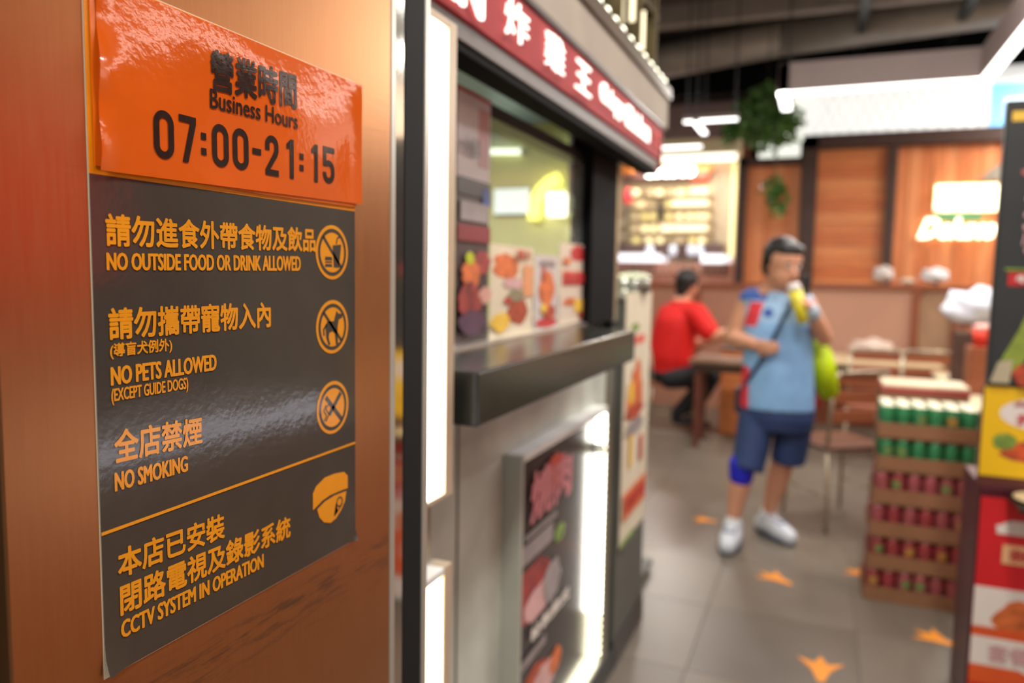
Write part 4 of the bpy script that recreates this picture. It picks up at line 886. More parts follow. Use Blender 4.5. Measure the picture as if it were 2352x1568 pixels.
# ------------------------------------------------------------------ hanging plants
def leafball(name, label, centers, n, sz, Yc_, stem=None):
    t = thing(name, label, 'plant', centers[0][:3])
    bm = B()
    for _ in range(n):
        cx, cy, cz, rr_ = random.choice(centers)
        d = Vector((random.gauss(0, 1), random.gauss(0, 1), random.gauss(0, 1))).normalized() * rr_ * random.uniform(0.3, 1.0) ** 0.5
        p = Vector((cx, cy, cz)) + d
        a_ = Vector((random.uniform(-1, 1), random.uniform(-1, 1), random.uniform(-1, 0.3))).normalized() * sz * random.uniform(0.7, 1.3)
        s_ = a_.cross(Vector((random.random(), random.random(), random.random()))).normalized() * sz * 0.32
        up = a_.cross(s_).normalized() * sz * 0.12
        v = [bm.verts.new(p), bm.verts.new(p + a_ * 0.4 + s_), bm.verts.new(p + a_), bm.verts.new(p + a_ * 0.4 - s_), bm.verts.new(p + a_ * 0.45 + up)]
        for i in range(4): bm.faces.new((v[i], v[(i + 1) % 4], v[4]))
    o = obj('foliage', bm, mat('leaf_green', (88, 132, 62), 0.35, var=0.5, scale=9), t); o['kind'] = 'stuff'
    return t
q = PY(1760, 290, 8.4)
pl = leafball('hanging_plant', 'big dense dark green hanging plant under the dark ceiling', [(q.x, 8.4, q.z, 0.30), (q.x - 0.12, 8.4, q.z + 0.08, 0.24), (q.x + 0.15, 8.4, q.z + 0.02, 0.20), (q.x, 8.4, q.z + 0.22, 0.22), (q.x - 0.32, 8.4, q.z - 0.02, 0.10)], 900, 0.10, 8.4)
obj('pot', lathe(B(), [(0.08, 0), (0.12, 0.14), (0.11, 0.14)], (q.x, 8.4, q.z + 0.20)), blackm, pl, smooth=True)
obj('wire', cyl(B(), (q.x, 8.4, q.z + 0.3), (q.x, 8.4, 4.3), 0.006), blackm, pl)
q2 = PY(1787, 447, 8.4)
pl = leafball('hanging_plant', 'small trailing plant hanging in front of the narrow wood bay', [(q2.x, 8.4, q2.z + 0.06, 0.09), (q2.x, 8.4, q2.z - 0.10, 0.10), (q2.x - 0.05, 8.4, q2.z + 0.08, 0.12)], 130, 0.09, 8.4)
obj('wire', cyl(B(), (q2.x - 0.04, 8.4, q2.z + 0.3), (q2.x - 0.04, 8.4, 4.3), 0.004, n=8), blackm, pl)
obj('stem', tube(B(), [(q2.x - 0.04, 8.4, q2.z + 0.5), (q2.x - 0.04, 8.4, q2.z + 0.3), (q2.x, 8.4, q2.z), (q2.x + 0.02, 8.4, q2.z - 0.2)], 0.008, 6), mat('stem_brown', (110, 90, 70), 0.6), pl)

# ------------------------------------------------------------------ floor arrows
am = mat('arrow_orange', (232, 142, 36), 0.5, var=0.05)
def arrow(label, x, y, rot, s=0.17):
    t = thing('floor_arrow', label, 'arrow', (x, y, 0.0003)); t.rotation_euler = (0, 0, rot)
    o = obj('arrow_sticker', prism(B(), [(-0.5 * s, 0.28 * s), (-0.14 * s, 0.12 * s), (0, 0.5 * s), (0.14 * s, 0.12 * s), (0.5 * s, 0.28 * s), (0.2 * s, -0.18 * s), (0.06 * s, -0.7 * s), (-0.06 * s, -0.7 * s), (-0.2 * s, -0.18 * s)], lambda u, v, d: (u, v, 0.001 if d else 0.0), 1), am, t); o.matrix_parent_inverse = Matrix()
arrow('orange floor arrow nearest the camera at the bottom edge', 0.065, 2.985, 0.0, 0.17)
arrow('orange floor arrow in front of the can stack beside the red poster', 0.49, 3.43, math.radians(55), 0.16)
arrow('orange floor arrow between the man and the can stack', -0.155, 3.815, math.radians(55), 0.16)
arrow('small orange floor arrow left of the white trainers', -0.60, 4.56, math.radians(90), 0.13)
arrow('orange floor arrow half hidden behind the can stack', 0.235, 4.05, math.radians(55), 0.14)

# ------------------------------------------------------------------ stacked trays of tall cans
CY0 = 3.73; CW = 0.0645; XL = 0.245; pit = 0.1515
card = mat('cardboard', (150, 104, 72), 0.7, var=0.08, scale=14)
gcan = mat('can_green', (62, 142, 92), 0.35, 0.3, var=0.15, scale=60); rcan = mat('can_red', (178, 92, 96), 0.35, 0.3, var=0.2, scale=60)
tops = mat('can_lid_silver', (232, 224, 196), 0.45, 0.1); rcan2 = mat('can_crimson', (170, 70, 74), 0.35, 0.3, var=0.2, scale=60)
gtop = mat('can_lime_patch', (120, 146, 84), 0.4, var=0.2)
def canmesh(m, name='can_body'):
    bm = lathe(B(), [(0.026, 0), (0.031, 0.006), (0.031, 0.122), (0.0262, 0.134)], n=16); me = bpy.data.meshes.new(name); bmesh.ops.recalc_face_normals(bm, faces=bm.faces[:]); bm.to_mesh(me); bm.free(); me.materials.append(m)
    for p in me.polygons: p.use_smooth = len(p.vertices) == 4
    return me
cms = {'g': canmesh(gcan), 'r': canmesh(rcan), 'c': canmesh(rcan2)}
bm = lathe(B(), [(0.0270, 0), (0.0300, 0.002), (0.0280, 0.004), (0.022, 0.002)], n=16); lidm = bpy.data.meshes.new('can_lid'); bm.to_mesh(lidm); bm.free(); lidm.materials.append(tops)
bm = B(); 
for k in range(7):
    pass
pm = bpy.data.meshes.new('can_badge'); vs = []; fs = []
for i in range(7):
    for j in range(2):
        a_ = math.radians(-125 + i * 12); vs.append((0.0313 * math.cos(a_), 0.0313 * math.sin(a_), 0.068 + 0.034 * j))
for i in range(6): fs.append((i * 2, i * 2 + 2, i * 2 + 3, i * 2 + 1))
pm.from_pydata(vs, [], fs); pm.materials.append(gtop)
pm2 = pm.copy(); pm2.materials.clear(); pm2.materials.append(mat('can_gold_patch', (190, 140, 70), 0.4))
rows = ['r', 'c', 'r', 'r', 'g', 'g']
names = {'g': 'green', 'r': 'pinkish red', 'c': 'crimson'}
ords = ['bottom', 'second from bottom', 'third from bottom', 'fourth from bottom', 'fifth from bottom', 'top']
for L in range(6):
    z0 = L * pit; off = 0.005 * math.sin(L * 2.1) + 0.0055 * L
    t = thing('can_tray', 'brown cardboard tray, %s in the stack of tall cans' % ords[L], 'tray', (XL + 0.183 + off, CY0 + 0.122, z0))
    x0 = XL + off; x1 = x0 + CW * 6 + 0.004; y0 = CY0 - 0.0; y1 = CY0 + CW * 4 + 0.004
    obj('tray_base', box(B(), x0, x1, y0, y1, z0, z0 + 0.006), card, t)
    obj('tray_side', box(B(), x0 - 0.003, x1 + 0.003, y0 - 0.004, y0, z0, z0 + 0.066, 0.001), card, t)
    obj('tray_side', box(B(), x0 - 0.003, x1 + 0.003, y1, y1 + 0.004, z0, z0 + 0.066, 0.001), card, t)
    obj('tray_side', box(B(), x0 - 0.004, x0, y0, y1, z0, z0 + 0.066, 0.001), card, t)
    obj('tray_side', box(B(), x1, x1 + 0.004, y0, y1, z0, z0 + 0.066, 0.001), card, t)
    for i in range(6):
        for j in range(4):
            if L < 5 and not (j == 0 or i == 0): continue
            kd = rows[L]
            if kd == 'r' and random.random() < 0.3: kd = 'c'
            c_ = thing('drink_can', '%s tall can in the %s tray, %s row, %s' % ('green' if rows[L] == 'g' else 'red', ords[L], ('front', 'second', 'third', 'back')[j], ('leftmost', 'second from left', 'third from left', 'third from right', 'second from right', 'rightmost')[i]), 'can', (x0 + 0.002 + CW * (i + 0.5), y0 + 0.002 + CW * (j + 0.5), z0 + 0.0062), 'tall cans in the %s tray' % ords[L])
            o = bpy.data.objects.new('can_body', cms[kd]); C.objects.link(o); o.parent = c_; o.rotation_euler.z = random.uniform(0, 6)
            o = bpy.data.objects.new('can_lid', lidm); C.objects.link(o); o.parent = c_; o.location.z = 0.1335
            if random.random() < (0.35 if L < 5 else 0.25):
                o = bpy.data.objects.new('can_badge', pm if random.random() < 0.6 else pm2); C.objects.link(o); o.parent = c_; o.rotation_euler.z = random.uniform(-0.4, 0.4)
# shrink-wrapped tray standing behind, a little higher
t = thing('can_case', 'cream topped shrink wrapped case with red rim behind the can stack', 'case', (0.46, 4.15, 0))
obj('case_body', box(B(), 0.29, 0.66, 4.02, 4.28, 0.0, 0.925, 0.006), card, t)
obj('case_rim', box(B(), 0.288, 0.662, 4.018, 4.282, 0.925, 0.945, 0.003), mat('rim_red', (170, 40, 56), 0.4), t)
obj('case_top', box(B(), 0.292, 0.658, 4.022, 4.278, 0.945, 0.965, 0.006), mat('case_cream', (216, 196, 166), 0.4, var=0.1, scale=30), t)

# ------------------------------------------------------------------ poster board at right
PYY = 2.80
bd = thing('poster_board', 'black display pillar with posters at the right edge', 'display', (0.75, 2.9, 0))
obj('upper_board', box(B(), 0.502, 1.02, PYY, PYY + 0.035, 1.13, 2.02, 0.003), mat('board_black', (46, 48, 48), 0.5), bd)
obj('cabinet', box(B(), 0.506, 1.02, PYY + 0.01, PYY + 0.30, 0.0, 0.80, 0.004), mat('maroon_laminate', (74, 14, 30), 0.4), bd)
obj('middle_board', box(B(), 0.500, 1.02, PYY + 0.012, PYY + 0.05, 0.80, 1.13, 0.003), mat('board_brown', (98, 46, 36), 0.5), bd)
fy = plY(PYY - 0.002, 0.002)
scall = mat('print_scallion', (140, 160, 60), 0.5, var=0.25, scale=20)
poster('board_poster', 'black poster with pale characters, red label and green scallions on the upper board', 'poster', fy, 0.508, 1.00, 1.14, 1.985, mat('poster_black', (50, 54, 54), 0.45),
    [('r', yelp, (0.02, 0.965, 0.4, 1.0)), ('e', greyp, (0.2, 0.88, 0.08, 0.03)), ('e', mat('print_rosy', (180, 96, 100), 0.5), (0.14, 0.78, 0.05, 0.015)), ('r', redp, (0.06, 0.365, 0.5, 0.415)), ('r', greenp, (0.04, 0.42, 0.4, 0.43)),
     ('q', scall, [(0.02, 0.04), (0.09, 0.03), (0.33, 0.40), (0.26, 0.40), (0.14, 0.20)]), ('q', scall, [(0.06, 0.04), (0.14, 0.04), (0.42, 0.36), (0.33, 0.38)]), ('q', mat('print_palebulb', (190, 180, 150), 0.5), [(0.0, 0.0), (0.11, 0.0), (0.12, 0.09), (0.04, 0.08)]), ('e', fried2, (0.25, 0.03, 0.13, 0.05))],
    [('新鮮', (0.12, 0.48, 0.35, 0.72), pinkb, 0.0), ('特價', (0.10, 0.375, 0.4, 0.405), whitep, 0.02)])
ylw = mat('poster_yellow', (242, 196, 10), 0.45, var=0.03)
poster('board_poster', 'yellow poster with roast meat dish and white label at the right edge', 'poster', plY(PYY + 0.010, 0.002), 0.500, 1.0, 0.835, 1.125, ylw,
    [('e', whitep, (0.36, 0.72, 0.27, 0.19, 0.01)), ('e', fried2, (0.30, 0.29, 0.20, 0.13)), ('e', mat('print_orange_meat', (226, 96, 44), 0.5, var=0.3, scale=60), (0.31, 0.31, 0.16, 0.09)), ('e', greenp, (0.13, 0.40, 0.07, 0.09)), ('e', greyp, (0.4, 0.76, 0.10, 0.02))],
    [('推介', (0.18, 0.60, 0.52, 0.72), redp, 0.02), ('燒味', (0.16, 0.80, 0.5, 0.86), mat('print_rosy', (180, 96, 100), 0.5), 0.02)])
rd = mat('poster_red', (214, 32, 40), 0.45, var=0.05)
poster('board_poster', 'red and white dish poster with price label low at the right edge', 'poster', plY(PYY + 0.008, 0.002), 0.512, 1.0, 0.02, 0.765, rd,
    [('r', whitep, (0.0, 0.32, 1.0, 0.60)), ('e', fried, (0.36, 0.475, 0.26, 0.08)), ('r', mat('print_orange_band2', (226, 92, 40), 0.5), (0.0, 0.16, 1.0, 0.42)), ('r', whitep, (0.0, 0.245, 0.40, 0.375)), ('e', whitep, (0.36, 0.30, 0.12, 0.07, 0.01)), ('e', whitep, (0.24, 0.88, 0.13, 0.03)), ('r', whitep, (0.10, 0.845, 0.9, 0.87)),
     ('r', mat('print_peach', (240, 190, 140), 0.5, var=0.1, scale=30), (0.14, 0.715, 0.9, 0.80)), ('e', pinkb, (0.45, 0.64, 0.12, 0.055, 0.01)), ('r', whitep, (0.0, 0.0, 1.0, 0.14))],
    [('新品推介', (0.18, 0.73, 0.8, 0.785), redp, 0.02), ('套餐', (0.1, 0.27, 0.34, 0.35), pinkb, 0.02)])
t = thing('plate', 'pale round dish on a ledge between the yellow and red posters', 'plate', (0.66, 2.76, 0.785))
obj('plate', lathe(B(), [(0.05, 0), (0.09, 0.012), (0.085, 0.014), (0.03, 0.006)], (0.67, 2.72, 0.785), 24), mat('plate_cream', (226, 206, 160), 0.4), t, smooth=True)
obj('ledge', box(B(), 0.58, 1.0, 2.62, 2.80, 0.770, 0.785, 0.003), blackm, bd)

# ------------------------------------------------------------------ people
def bake(name, bm, vox, mats, parent, smooth_it=6, pick=None):
    me = bpy.data.meshes.new(name); bm.to_mesh(me); bm.free()
    o = bpy.data.objects.new(name, me); C.objects.link(o)
    r = o.modifiers.new('r', 'REMESH'); r.mode = 'VOXEL'; r.voxel_size = vox
    s = o.modifiers.new('s', 'SMOOTH'); s.iterations = smooth_it; s.factor = 0.5
    bpy.context.view_layer.update()
    me2 = bpy.data.meshes.new_from_object(o.evaluated_get(bpy.context.evaluated_depsgraph_get()))
    o.modifiers.clear(); o.data = me2; me2.name = name
    me2.materials.clear()
    for m_ in mats: me2.materials.append(m_)
    for p in me2.polygons:
        p.use_smooth = True
        if pick: p.material_index = pick(p.center)
    o.parent = parent; o.matrix_parent_inverse = parent.matrix_basis.inverted()
    return o
def limb(bm, pts, rs, n=14):
    for (a_, b_, r0, r1) in zip(pts[:-1], pts[1:], rs[:-1], rs[1:]): cyl(bm, a_, b_, r0, r1, n)
    for p_, r0 in zip(pts, rs): ball(bm, Vector(p_), r0, n=n)
def hand(bm, w_, dirv, palmn, curl=0.6, s=1.0, side=1):
    """wrist, direction towards the fingers, palm normal"""
    d = Vector(dirv).normalized(); n_ = Vector(palmn); n_ = (n_ - d * n_.dot(d)).normalized(); sd = d.cross(n_) * side
    w_ = Vector(w_)
    rot = Matrix((sd, d, n_)).transposed()
    ball(bm, w_ + d * 0.05 * s, 0.042 * s, (0.95, 1.15, 0.42), n=14, rot=rot)
    for k, (o_, ln) in enumerate(((-0.029, 0.070), (-0.010, 0.080), (0.010, 0.075), (0.029, 0.060))):
        base = w_ + d * 0.088 * s + sd * o_ * s
        p1 = base + (d * math.cos(curl) + n_ * math.sin(curl)) * ln * 0.5 * s
        p2 = p1 + (d * math.cos(curl * 2.2) + n_ * math.sin(curl * 2.2)) * ln * 0.5 * s
        limb(bm, [base - d * 0.02 * s, base, p1, p2], [0.009 * s, 0.009 * s, 0.0082 * s, 0.007 * s], 8)
    tb = w_ + d * 0.03 * s - sd * 0.032 * s
    limb(bm, [tb, tb - sd * 0.022 * s + d * 0.028 * s + n_ * 0.012 * s, tb - sd * 0.012 * s + d * 0.055 * s + n_ * 0.03 * s], [0.012 * s, 0.010 * s, 0.008 * s], 8)
skin = mat('skin', (216, 154, 124), 0.5, var=0.06); hairm = mat('hair_black', (32, 26, 25), 0.5, var=0.2, scale=60)
def face(par, c, fwd, up, s=1.0):
    f_ = Vector(fwd).normalized(); u_ = Vector(up).normalized(); r_ = f_.cross(u_).normalized()
    for k in (-1, 1):
        obj('eye', ball(B(), c + f_ * 0.088 * s + r_ * k * 0.030 * s + u_ * 0.005, 0.010 * s, n=10), mat('eye_white', (210, 200, 195), 0.3), par, smooth=True)
        obj('eyebrow', ball(B(), c + f_ * 0.092 * s + r_ * k * 0.030 * s + u_ * 0.026, 0.014 * s, (1, 0.4, 0.3), n=8), hairm, par)
    obj('mouth', ball(B(), c + f_ * 0.088 * s - u_ * 0.055, 0.016 * s, (1.2, 0.6, 0.35), n=10), mat('lips', (170, 90, 84), 0.5), par, smooth=True)

# --- standing man
def W(x, y, Y): return PY(x, y, Y)
man = thing('person', 'standing man in light blue sleeveless top and navy shorts drinking from a yellow cup', 'person', (-0.3, 4.28, 0))
Yb = 4.28
headc = W(1800, 605, 4.22); fwd = Vector((0.55, -0.80, -0.25)).normalized(); up = Vector((0.12, -0.12, 1)).normalized()
up = (up - fwd * up.dot(fwd)).normalized()
rgt = fwd.cross(up)
bm = B()
R3 = Matrix((rgt, fwd, up)).transposed()
ball(bm, headc + up * 0.02 - fwd * 0.012, 0.106, (0.84, 1.02, 1.0), n=24, rot=R3)         # cranium
ball(bm, headc - up * 0.050 + fwd * 0.022, 0.084, (0.86, 0.95, 1.0), n=20, rot=R3)        # jaw
limb(bm, [headc + fwd * 0.100 + up * 0.0, headc + fwd * 0.118 - up * 0.028], [0.009, 0.015], 10)   # nose
for k in (-1, 1): ball(bm, headc + rgt * k * 0.080 - up * 0.010 - fwd * 0.012, 0.026, (0.35, 0.7, 1.1), n=12, rot=R3)
chest = W(1785, 730, Yb); belly = W(1787, 830, Yb - 0.015); pelv = W(1785, 925, Yb + 0.01); nk = W(1785, 672, Yb - 0.01)
limb(bm, [headc - up * 0.05 - fwd * 0.03, nk], [0.062, 0.064])
ls = W(1719, 696, Yb + 0.02); le = W(1682, 775, Yb + 0.02); lw = W(1733, 790, Yb - 0.16)
rs = W(1848, 698, Yb + 0.01); re_ = W(1893, 775, Yb - 0.02); rw = W(1864, 712, Yb - 0.17)
limb(bm, [nk, ls], [0.062, 0.064]); limb(bm, [nk, rs], [0.062, 0.060])
limb(bm, [ls, (ls + le) / 2, le, (le + lw) / 2, lw], [0.064, 0.058, 0.048, 0.044, 0.031])
limb(bm, [rs, (rs + re_) / 2, re_, (re_ + rw) / 2, rw], [0.060, 0.052, 0.045, 0.042, 0.031])
ball(bm, chest, 0.15, (1.0, 0.66, 1.05), n=20); ball(bm, belly, 0.16, (0.95, 0.72, 1.1), n=20); ball(bm, pelv, 0.150, (0.98, 0.72, 0.85), n=20)
lh = W(1742, 945, Yb); rh = W(1830, 945, Yb + 0.02)
lk = W(1706, 1078, 4.20); rk = W(1797, 1062, 4.36); la = W(1684, 1190, 4.22); ra = W(1765, 1178, 4.47)
limb(bm, [lh, lk, lk * 0.65 + la * 0.35, la], [0.095, 0.062, 0.058, 0.036]); limb(bm, [rh, rk, rk * 0.65 + ra * 0.35, ra], [0.095, 0.062, 0.060, 0.036])
toe1 = Vector((la.x - 0.005, la.y - 0.15, 0.035)); toe2 = Vector((ra.x + 0.10, ra.y - 0.12, 0.035))
limb(bm, [la, Vector((la.x, la.y, 0.05)), toe1], [0.036, 0.036, 0.03]); limb(bm, [ra, Vector((ra.x, ra.y, 0.05)), toe2], [0.036, 0.036, 0.03])
hand(bm, lw, (W(1752, 795, Yb - 0.2) - lw), (0.2, 1, 0.1), 0.7, 0.95, 1)
hand(bm, rw, (W(1846, 680, Yb - 0.19) - rw), (-0.9, -0.1, -0.2), 0.85, 0.95, -1)
bake('body', bm, 0.0075, [skin], man)
face(man, headc, fwd, up, 1.06)
bm = B()
ball(bm, headc + up * 0.045 - fwd * 0.034, 0.108, (0.88, 0.95, 0.86), n=24, rot=R3)
ball(bm, headc + up * 0.082 + fwd * 0.036, 0.068, (1.15, 0.8, 0.6), n=16, rot=R3)
for k in (-1, 1): ball(bm, headc + rgt * k * 0.070 + up * 0.018 - fwd * 0.03, 0.045, (0.7, 1.2, 1.3), n=12, rot=R3)
ball(bm, headc - up * 0.02 - fwd * 0.055, 0.084, (1.05, 0.75, 1.05), n=16, rot=R3)
bake('hair', bm, 0.008, [hairm], man, 2)
# vest
def loft(bm, rings, n=28):
    rr = []
    for (c, rx, ry) in rings:
        rr.append([bm.verts.new((c[0] + rx * math.cos(t), c[1] + ry * math.copysign(abs(math.sin(t)) ** 0.85, math.sin(t)), c[2])) for t in [2 * math.pi * k / n for k in range(n)]])
    for a_, b_ in zip(rr[:-1], rr[1:]):
        for k in range(n): bm.faces.new((a_[k], a_[(k + 1) % n], b_[(k + 1) % n], b_[k]))
    bm.faces.new(list(reversed(rr[0]))); bm.faces.new(rr[-1]); bmesh.ops.recalc_face_normals(bm, faces=bm.faces[:])
bm = B()
loft(bm, [(W(1784, 937, Yb), 0.193, 0.145), (W(1785, 900, Yb), 0.190, 0.150), (W(1786, 850, Yb), 0.183, 0.150), (W(1786, 800, Yb), 0.178, 0.142), (W(1786, 750, Yb), 0.176, 0.132), (W(1786, 715, Yb), 0.172, 0.115), (W(1786, 690, Yb), 0.150, 0.090), (W(1786, 676, Yb), 0.09, 0.07)])
ball(bm, W(1736, 686, Yb + 0.01), 0.080, (1.15, 1, 0.75), n=16); ball(bm, W(1836, 690, Yb), 0.075, (1.0, 1, 0.75), n=16)
limb(bm, [nk - Vector((0, 0, 0.045)), chest], [0.085, 0.12])
vm = [mat('vest_blue', (136, 180, 228), 0.6, var=0.08, scale=14), mat('vest_red', (222, 52, 66), 0.6), mat('vest_royal', (58, 92, 170), 0.6), mat('vest_pale', (162, 196, 232), 0.6)]
hem = W(1785, 936, Yb).z
cL = W(1700, 900, Yb).x
def vpick(c):
    c = Vector(c)
    if c.x < belly.x - 0.138 and c.z < belly.z - 0.03: return 1
    if c.y < Yb and chest.z - 0.04 < c.z < chest.z + 0.085 and chest.x - 0.155 < c.x - 0.25 * (c.z - chest.z) < chest.x - 0.085: return 1
    if c.z > chest.z + 0.095 and c.x < chest.x - 0.05: return 2
    if (Vector((c.x, 0, c.z)) - Vector((chest.x - 0.04, 0, chest.z + 0.03))).length < 0.026 and c.y < Yb: return 2
    return 0 if c.z < chest.z - 0.02 else 3
bake('vest', bm, 0.008, vm, man, 5, vpick)
# shorts
bm = B(); loft(bm, [(W(1786, 985, Yb + 0.005), 0.165, 0.125), (W(1786, 955, Yb), 0.186, 0.138), (W(1785, 925, Yb), 0.180, 0.135)])
for a_, b_, r0, r1 in ((lh, W(1716, 1080, 4.195), 0.102, 0.086), (rh, W(1809, 1058, 4.35), 0.098, 0.092)): cyl(bm, a_, b_, r0, r1, 20); ball(bm, a_, r0, n=16)
bake('shorts', bm, 0.009, [mat('navy_cloth', (42, 60, 106), 0.7, var=0.15, scale=10)], man, 4)
bm = B(); limb(bm, [W(1705, 1066, 4.20), W(1702, 1095, 4.20)], [0.072, 0.064]); bake('knee_brace', bm, 0.008, [mat('brace_blue', (28, 30, 190), 0.6)], man, 3)['label'] = 'bright blue knee brace'
shoem = mat('trainer_white', (206, 210, 220), 0.5, var=0.06)
for a_, tt in ((la, toe1), (ra, toe2)):
    d = (tt - a_); d.z = 0; d.normalize(); sd = Vector((-d.y, d.x, 0))
    bm = B(); base = Vector((a_.x, a_.y, 0))
    limb(bm, [base + Vector((0, 0, 0.10)), base + Vector((0, 0, 0.055)) - d * 0.02], [0.054, 0.055])
    limb(bm, [base - d * 0.045 + Vector((0, 0, 0.052)), base + d * 0.09 + Vector((0, 0, 0.056)), base + d * 0.19 + Vector((0, 0, 0.044))], [0.050, 0.058, 0.044])
    sh_ = bake('shoe', bm, 0.008, [shoem], man, 3)
    R2 = Matrix((sd, d, Vector((0, 0, 1)))).transposed()
    bm = B(); q_ = bmesh.ops.create_cone(bm, cap_ends=True, segments=24, radius1=1, radius2=1, depth=1); bmesh.ops.transform(bm, matrix=Matrix.Translation(base + d * 0.062 + Vector((0, 0, 0.012))) @ R2.to_4x4() @ Matrix.Diagonal((0.058, 0.160, 0.022, 1)), verts=q_['verts'])
    obj('sole', bm, mat('sole_dark', (60, 66, 84), 0.6), sh_)
    for k_ in range(3): obj('lace', cyl(B(), base + d * (0.07 + 0.03 * k_) - sd * 0.03 + Vector((0, 0, 0.104)), base + d * (0.07 + 0.03 * k_) + sd * 0.03 + Vector((0, 0, 0.104)), 0.006, n=8), mat('lace_navy', (80, 92, 130), 0.6), sh_)
    bm = B(); limb(bm, [base + Vector((0, 0, 0.10)), base + Vector((0, 0, 0.135))], [0.045, 0.042]); obj('sock', bm, mat('sock_white', (224, 224, 222), 0.7), man, smooth=True)
# wristband, watch side
bm = B(); limb(bm, [rw, rw + (re_ - rw) * 0.16], [0.036, 0.037]); obj('wristband', bm, mat('wristband_pale', (172, 186, 206), 0.6), man, smooth=True)
# shoulder bag: strap and pouch; green tote; cup
sb = thing('shoulder_bag', 'dark blue crossbody strap and small pouch worn by the standing man', 'bag', W(1790, 800, Yb - 0.17))
bm = B(); pts = [W(1830, 668, Yb - 0.05), W(1822, 690, Yb - 0.125), W(1800, 730, Yb - 0.150), W(1775, 780, Yb - 0.168), W(1748, 825, Yb - 0.158), W(1720, 870, Yb - 0.115), W(1703, 900, Yb - 0.03)]
tube(bm, [tuple(p) for p in pts], 0.011, 8); obj('strap', bm, mat('strap_navy', (44, 60, 96), 0.6), sb, smooth=True)
obj('pouch', box(B(), pts[-1].x - 0.035, pts[-1].x + 0.012, Yb - 0.02, Yb + 0.14, pts[-1].z - 0.12, pts[-1].z + 0.02, 0.012), mat('pouch_navy', (34, 40, 62), 0.6), sb)
tb_ = thing('tote_bag', 'bright lime green bag hanging at the right side of the standing man', 'bag', W(1893, 850, Yb + 0.02))
pg = [(1864, 782), (1892, 786), (1908, 800), (1920, 840), (1929, 905), (1893, 920), (1878, 895), (1862, 850)]
bm = B(); prism(bm, [(W(x, y, Yb + 0.10).x, W(x, y, Yb + 0.10).z) for x, y in pg], lambda u, v, d: (u, Yb + (0.05 if d else 0.15), v), 1)
bmesh.ops.bevel(bm, geom=bm.edges[:], offset=0.014, segments=2, affect='EDGES')
obj('bag_body', bm, mat('lime_cloth', (198, 222, 10), 0.6, var=0.06), tb_, smooth=True)
a = W(1872, 790, Yb + 0.10)
obj('handle', tube(B(), [tuple(W(1868, 790, Yb + 0.10)), tuple(W(1872, 770, Yb + 0.03)), tuple(W(1890, 775, Yb + 0.03)), tuple(W(1904, 797, Yb + 0.10))], 0.006, 8), mat('lime_cloth', (198, 222, 10), 0.6), tb_, smooth=True)
t = thing('red_pouch', 'small dark red pouch peeping out beside the lime green bag', 'pouch', W(1872, 930, Yb + 0.12))
q = W(1873, 925, Yb + 0.12); obj('pouch', ball(B(), q, 0.035, (0.7, 0.8, 1.2), n=14), mat('pouch_red', (170, 20, 40), 0.6), t, smooth=True); obj('cord', cyl(B(), q + Vector((0, 0, .03)), q + Vector((0, 0, .12)), 0.004, n=8), blackm, t)
t = thing('drink_cup', 'yellow and white cup held to the mouth of the standing man', 'cup', W(1848, 742, Yb - 0.21))
c0 = W(1846, 742, Yb - 0.215); c1 = W(1826, 668, Yb - 0.205); c2 = W(1821, 652, Yb - 0.200)
obj('cup', cyl(B(), c0, c1, 0.026, 0.036, 20), mat('cup_yellow', (222, 206, 50), 0.4), t, smooth=True)
obj('lid', cyl(B(), c1, c2, 0.038, 0.028, 20), mat('cup_white', (230, 222, 218), 0.4), t, smooth=True)
obj('label_patch', ball(B(), (c0 * 0.25 + c1 * 0.75) + Vector((-0.004, -0.022, 0)), 0.018, n=12), mat('cup_patch', (240, 226, 90), 0.5), t)
t = thing('smartphone', 'dark phone held upright behind the yellow cup by the standing man', 'phone', W(1858, 665, Yb - 0.16))
q = W(1852, 655, Yb - 0.13); obj('case', box(B(), q.x - 0.02, q.x + 0.02, q.y - 0.005, q.y + 0.005, q.z - 0.05, q.z + 0.05, 0.003), blackm, t); obj('screen', box(B(), q.x - 0.018, q.x + 0.018, q.y + 0.005, q.y + 0.006, q.z - 0.046, q.z + 0.046), mat('phone_glass', (40, 44, 50), 0.1), t)

# --- seated diner in red, seen from behind
SYY = 7.1
sm_ = thing('person', 'seated diner in bright red T-shirt and black trousers seen from behind', 'person', (-1.25, SYY, 0))
def S(x, y, dy=0.0): return PY(x, y, SYY + dy)
hc = S(1580, 652); f2 = Vector((0.72, 0.66, -0.25)).normalized(); u2 = Vector((0.2, 0.05, 1)); u2 = (u2 - f2 * u2.dot(f2)).normalized(); r2 = f2.cross(u2)
R4 = Matrix((r2, f2, u2)).transposed()
bm = B()
ball(bm, hc + u2 * 0.015, 0.100, (0.84, 1.0, 1.0), n=20, rot=R4); ball(bm, hc - u2 * 0.05 + f2 * 0.03, 0.07, (0.85, 0.95, 1.0), n=16, rot=R4)
limb(bm, [hc + f2 * 0.095, hc + f2 * 0.115 - u2 * 0.028], [0.009, 0.015], 8)
for k in (-1, 1): ball(bm, hc + r2 * k * 0.082 - u2 * 0.012, 0.026, (0.35, 0.7, 1.1), n=10, rot=R4)
n2 = S(1565, 700); ch = S(1553, 745); bl_ = S(1540, 815); pv = S(1532, 850)
limb(bm, [hc - u2 * 0.05 - f2 * 0.02, n2], [0.062, 0.066])
limb(bm, [n2, ch, bl_, pv], [0.10, 0.16, 0.155, 0.16])
s1 = S(1600, 722, -0.10); e1 = S(1636, 772, -0.16); w1 = S(1690, 758, -0.20); s0 = S(1535, 722, 0.16); e0 = S(1600, 790, 0.25); w0 = S(1655, 775, 0.20)
limb(bm, [n2, s1, e1, w1], [0.07, 0.072, 0.052, 0.034]); limb(bm, [n2, s0, e0, w0], [0.07, 0.07, 0.05, 0.034])
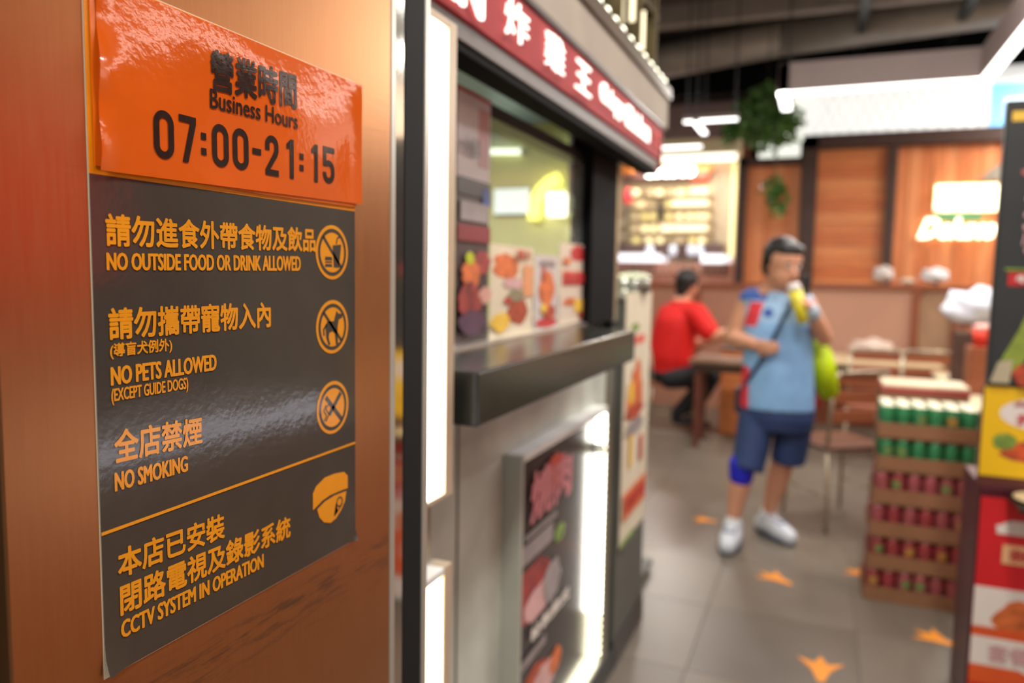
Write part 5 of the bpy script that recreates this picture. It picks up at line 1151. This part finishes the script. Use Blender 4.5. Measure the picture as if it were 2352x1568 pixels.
hand(bm, w1, (0.8, 0.1, 0.5), (0, 0.3, -1), 0.5, 1.0, 1); hand(bm, w0, (1, 0, 0.1), (0, 0, -1), 0.5, 1.0, -1)
h1 = pv + Vector((0.05, -0.09, -0.05)); h0 = pv + Vector((0.05, 0.09, -0.05))
k1 = S(1632, 868, -0.10); k0 = S(1640, 858, 0.16); a1_ = S(1555, 955, -0.08); a0_ = S(1585, 960, 0.12)
a1_.z = max(a1_.z, 0.10); a0_.z = max(a0_.z, 0.10)
limb(bm, [h1, k1, a1_], [0.09, 0.062, 0.04]); limb(bm, [h0, k0, a0_], [0.09, 0.062, 0.04])
limb(bm, [a1_, a1_ + Vector((0.14, 0, -0.055))], [0.036, 0.03]); limb(bm, [a0_, a0_ + Vector((0.14, 0, -0.055))], [0.036, 0.03])
bake('body', bm, 0.009, [skin], sm_)
face(sm_, hc, f2, u2)
bm = B(); ball(bm, hc + u2 * 0.03 - f2 * 0.025, 0.113, (0.88, 1.0, 1.0), n=20, rot=R4); ball(bm, hc - u2 * 0.05 - f2 * 0.045, 0.080, (1.05, 0.7, 1.1), n=14, rot=R4); bake('hair', bm, 0.010, [hairm], sm_, 2)
bm = B(); limb(bm, [n2 - Vector((0, 0, 0.05)), ch, bl_, S(1535, 840)], [0.13, 0.205, 0.210, 0.19]); limb(bm, [n2 - Vector((0, 0, 0.04)), s1, s1 * 0.25 + e1 * 0.75], [0.09, 0.105, 0.095]); limb(bm, [n2 - Vector((0, 0, 0.04)), s0, s0 * 0.3 + e0 * 0.7], [0.09, 0.105, 0.09])
bake('t_shirt', bm, 0.010, [mat('red_cotton', (222, 18, 14), 0.7, var=0.08)], sm_, 6)
bm = B(); ball(bm, pv - Vector((0, 0, 0.02)), 0.185, (1.0, 1.0, 0.62), n=18); limb(bm, [h1, k1, a1_ + Vector((0, 0, 0.02))], [0.115, 0.085, 0.062]); limb(bm, [h0, k0, a0_ + Vector((0, 0, 0.02))], [0.115, 0.085, 0.062])
bake('trousers', bm, 0.011, [mat('black_cotton', (30, 30, 38), 0.7, var=0.1)], sm_, 3)
for a_ in (a1_, a0_):
    bm = B(); limb(bm, [a_, a_ + Vector((-0.01, 0, -0.03)), a_ + Vector((0.16, 0, -0.05))], [0.05, 0.048, 0.038]); bake('shoe', bm, 0.010, [mat('shoe_black', (28, 28, 32), 0.5)], sm_, 3)
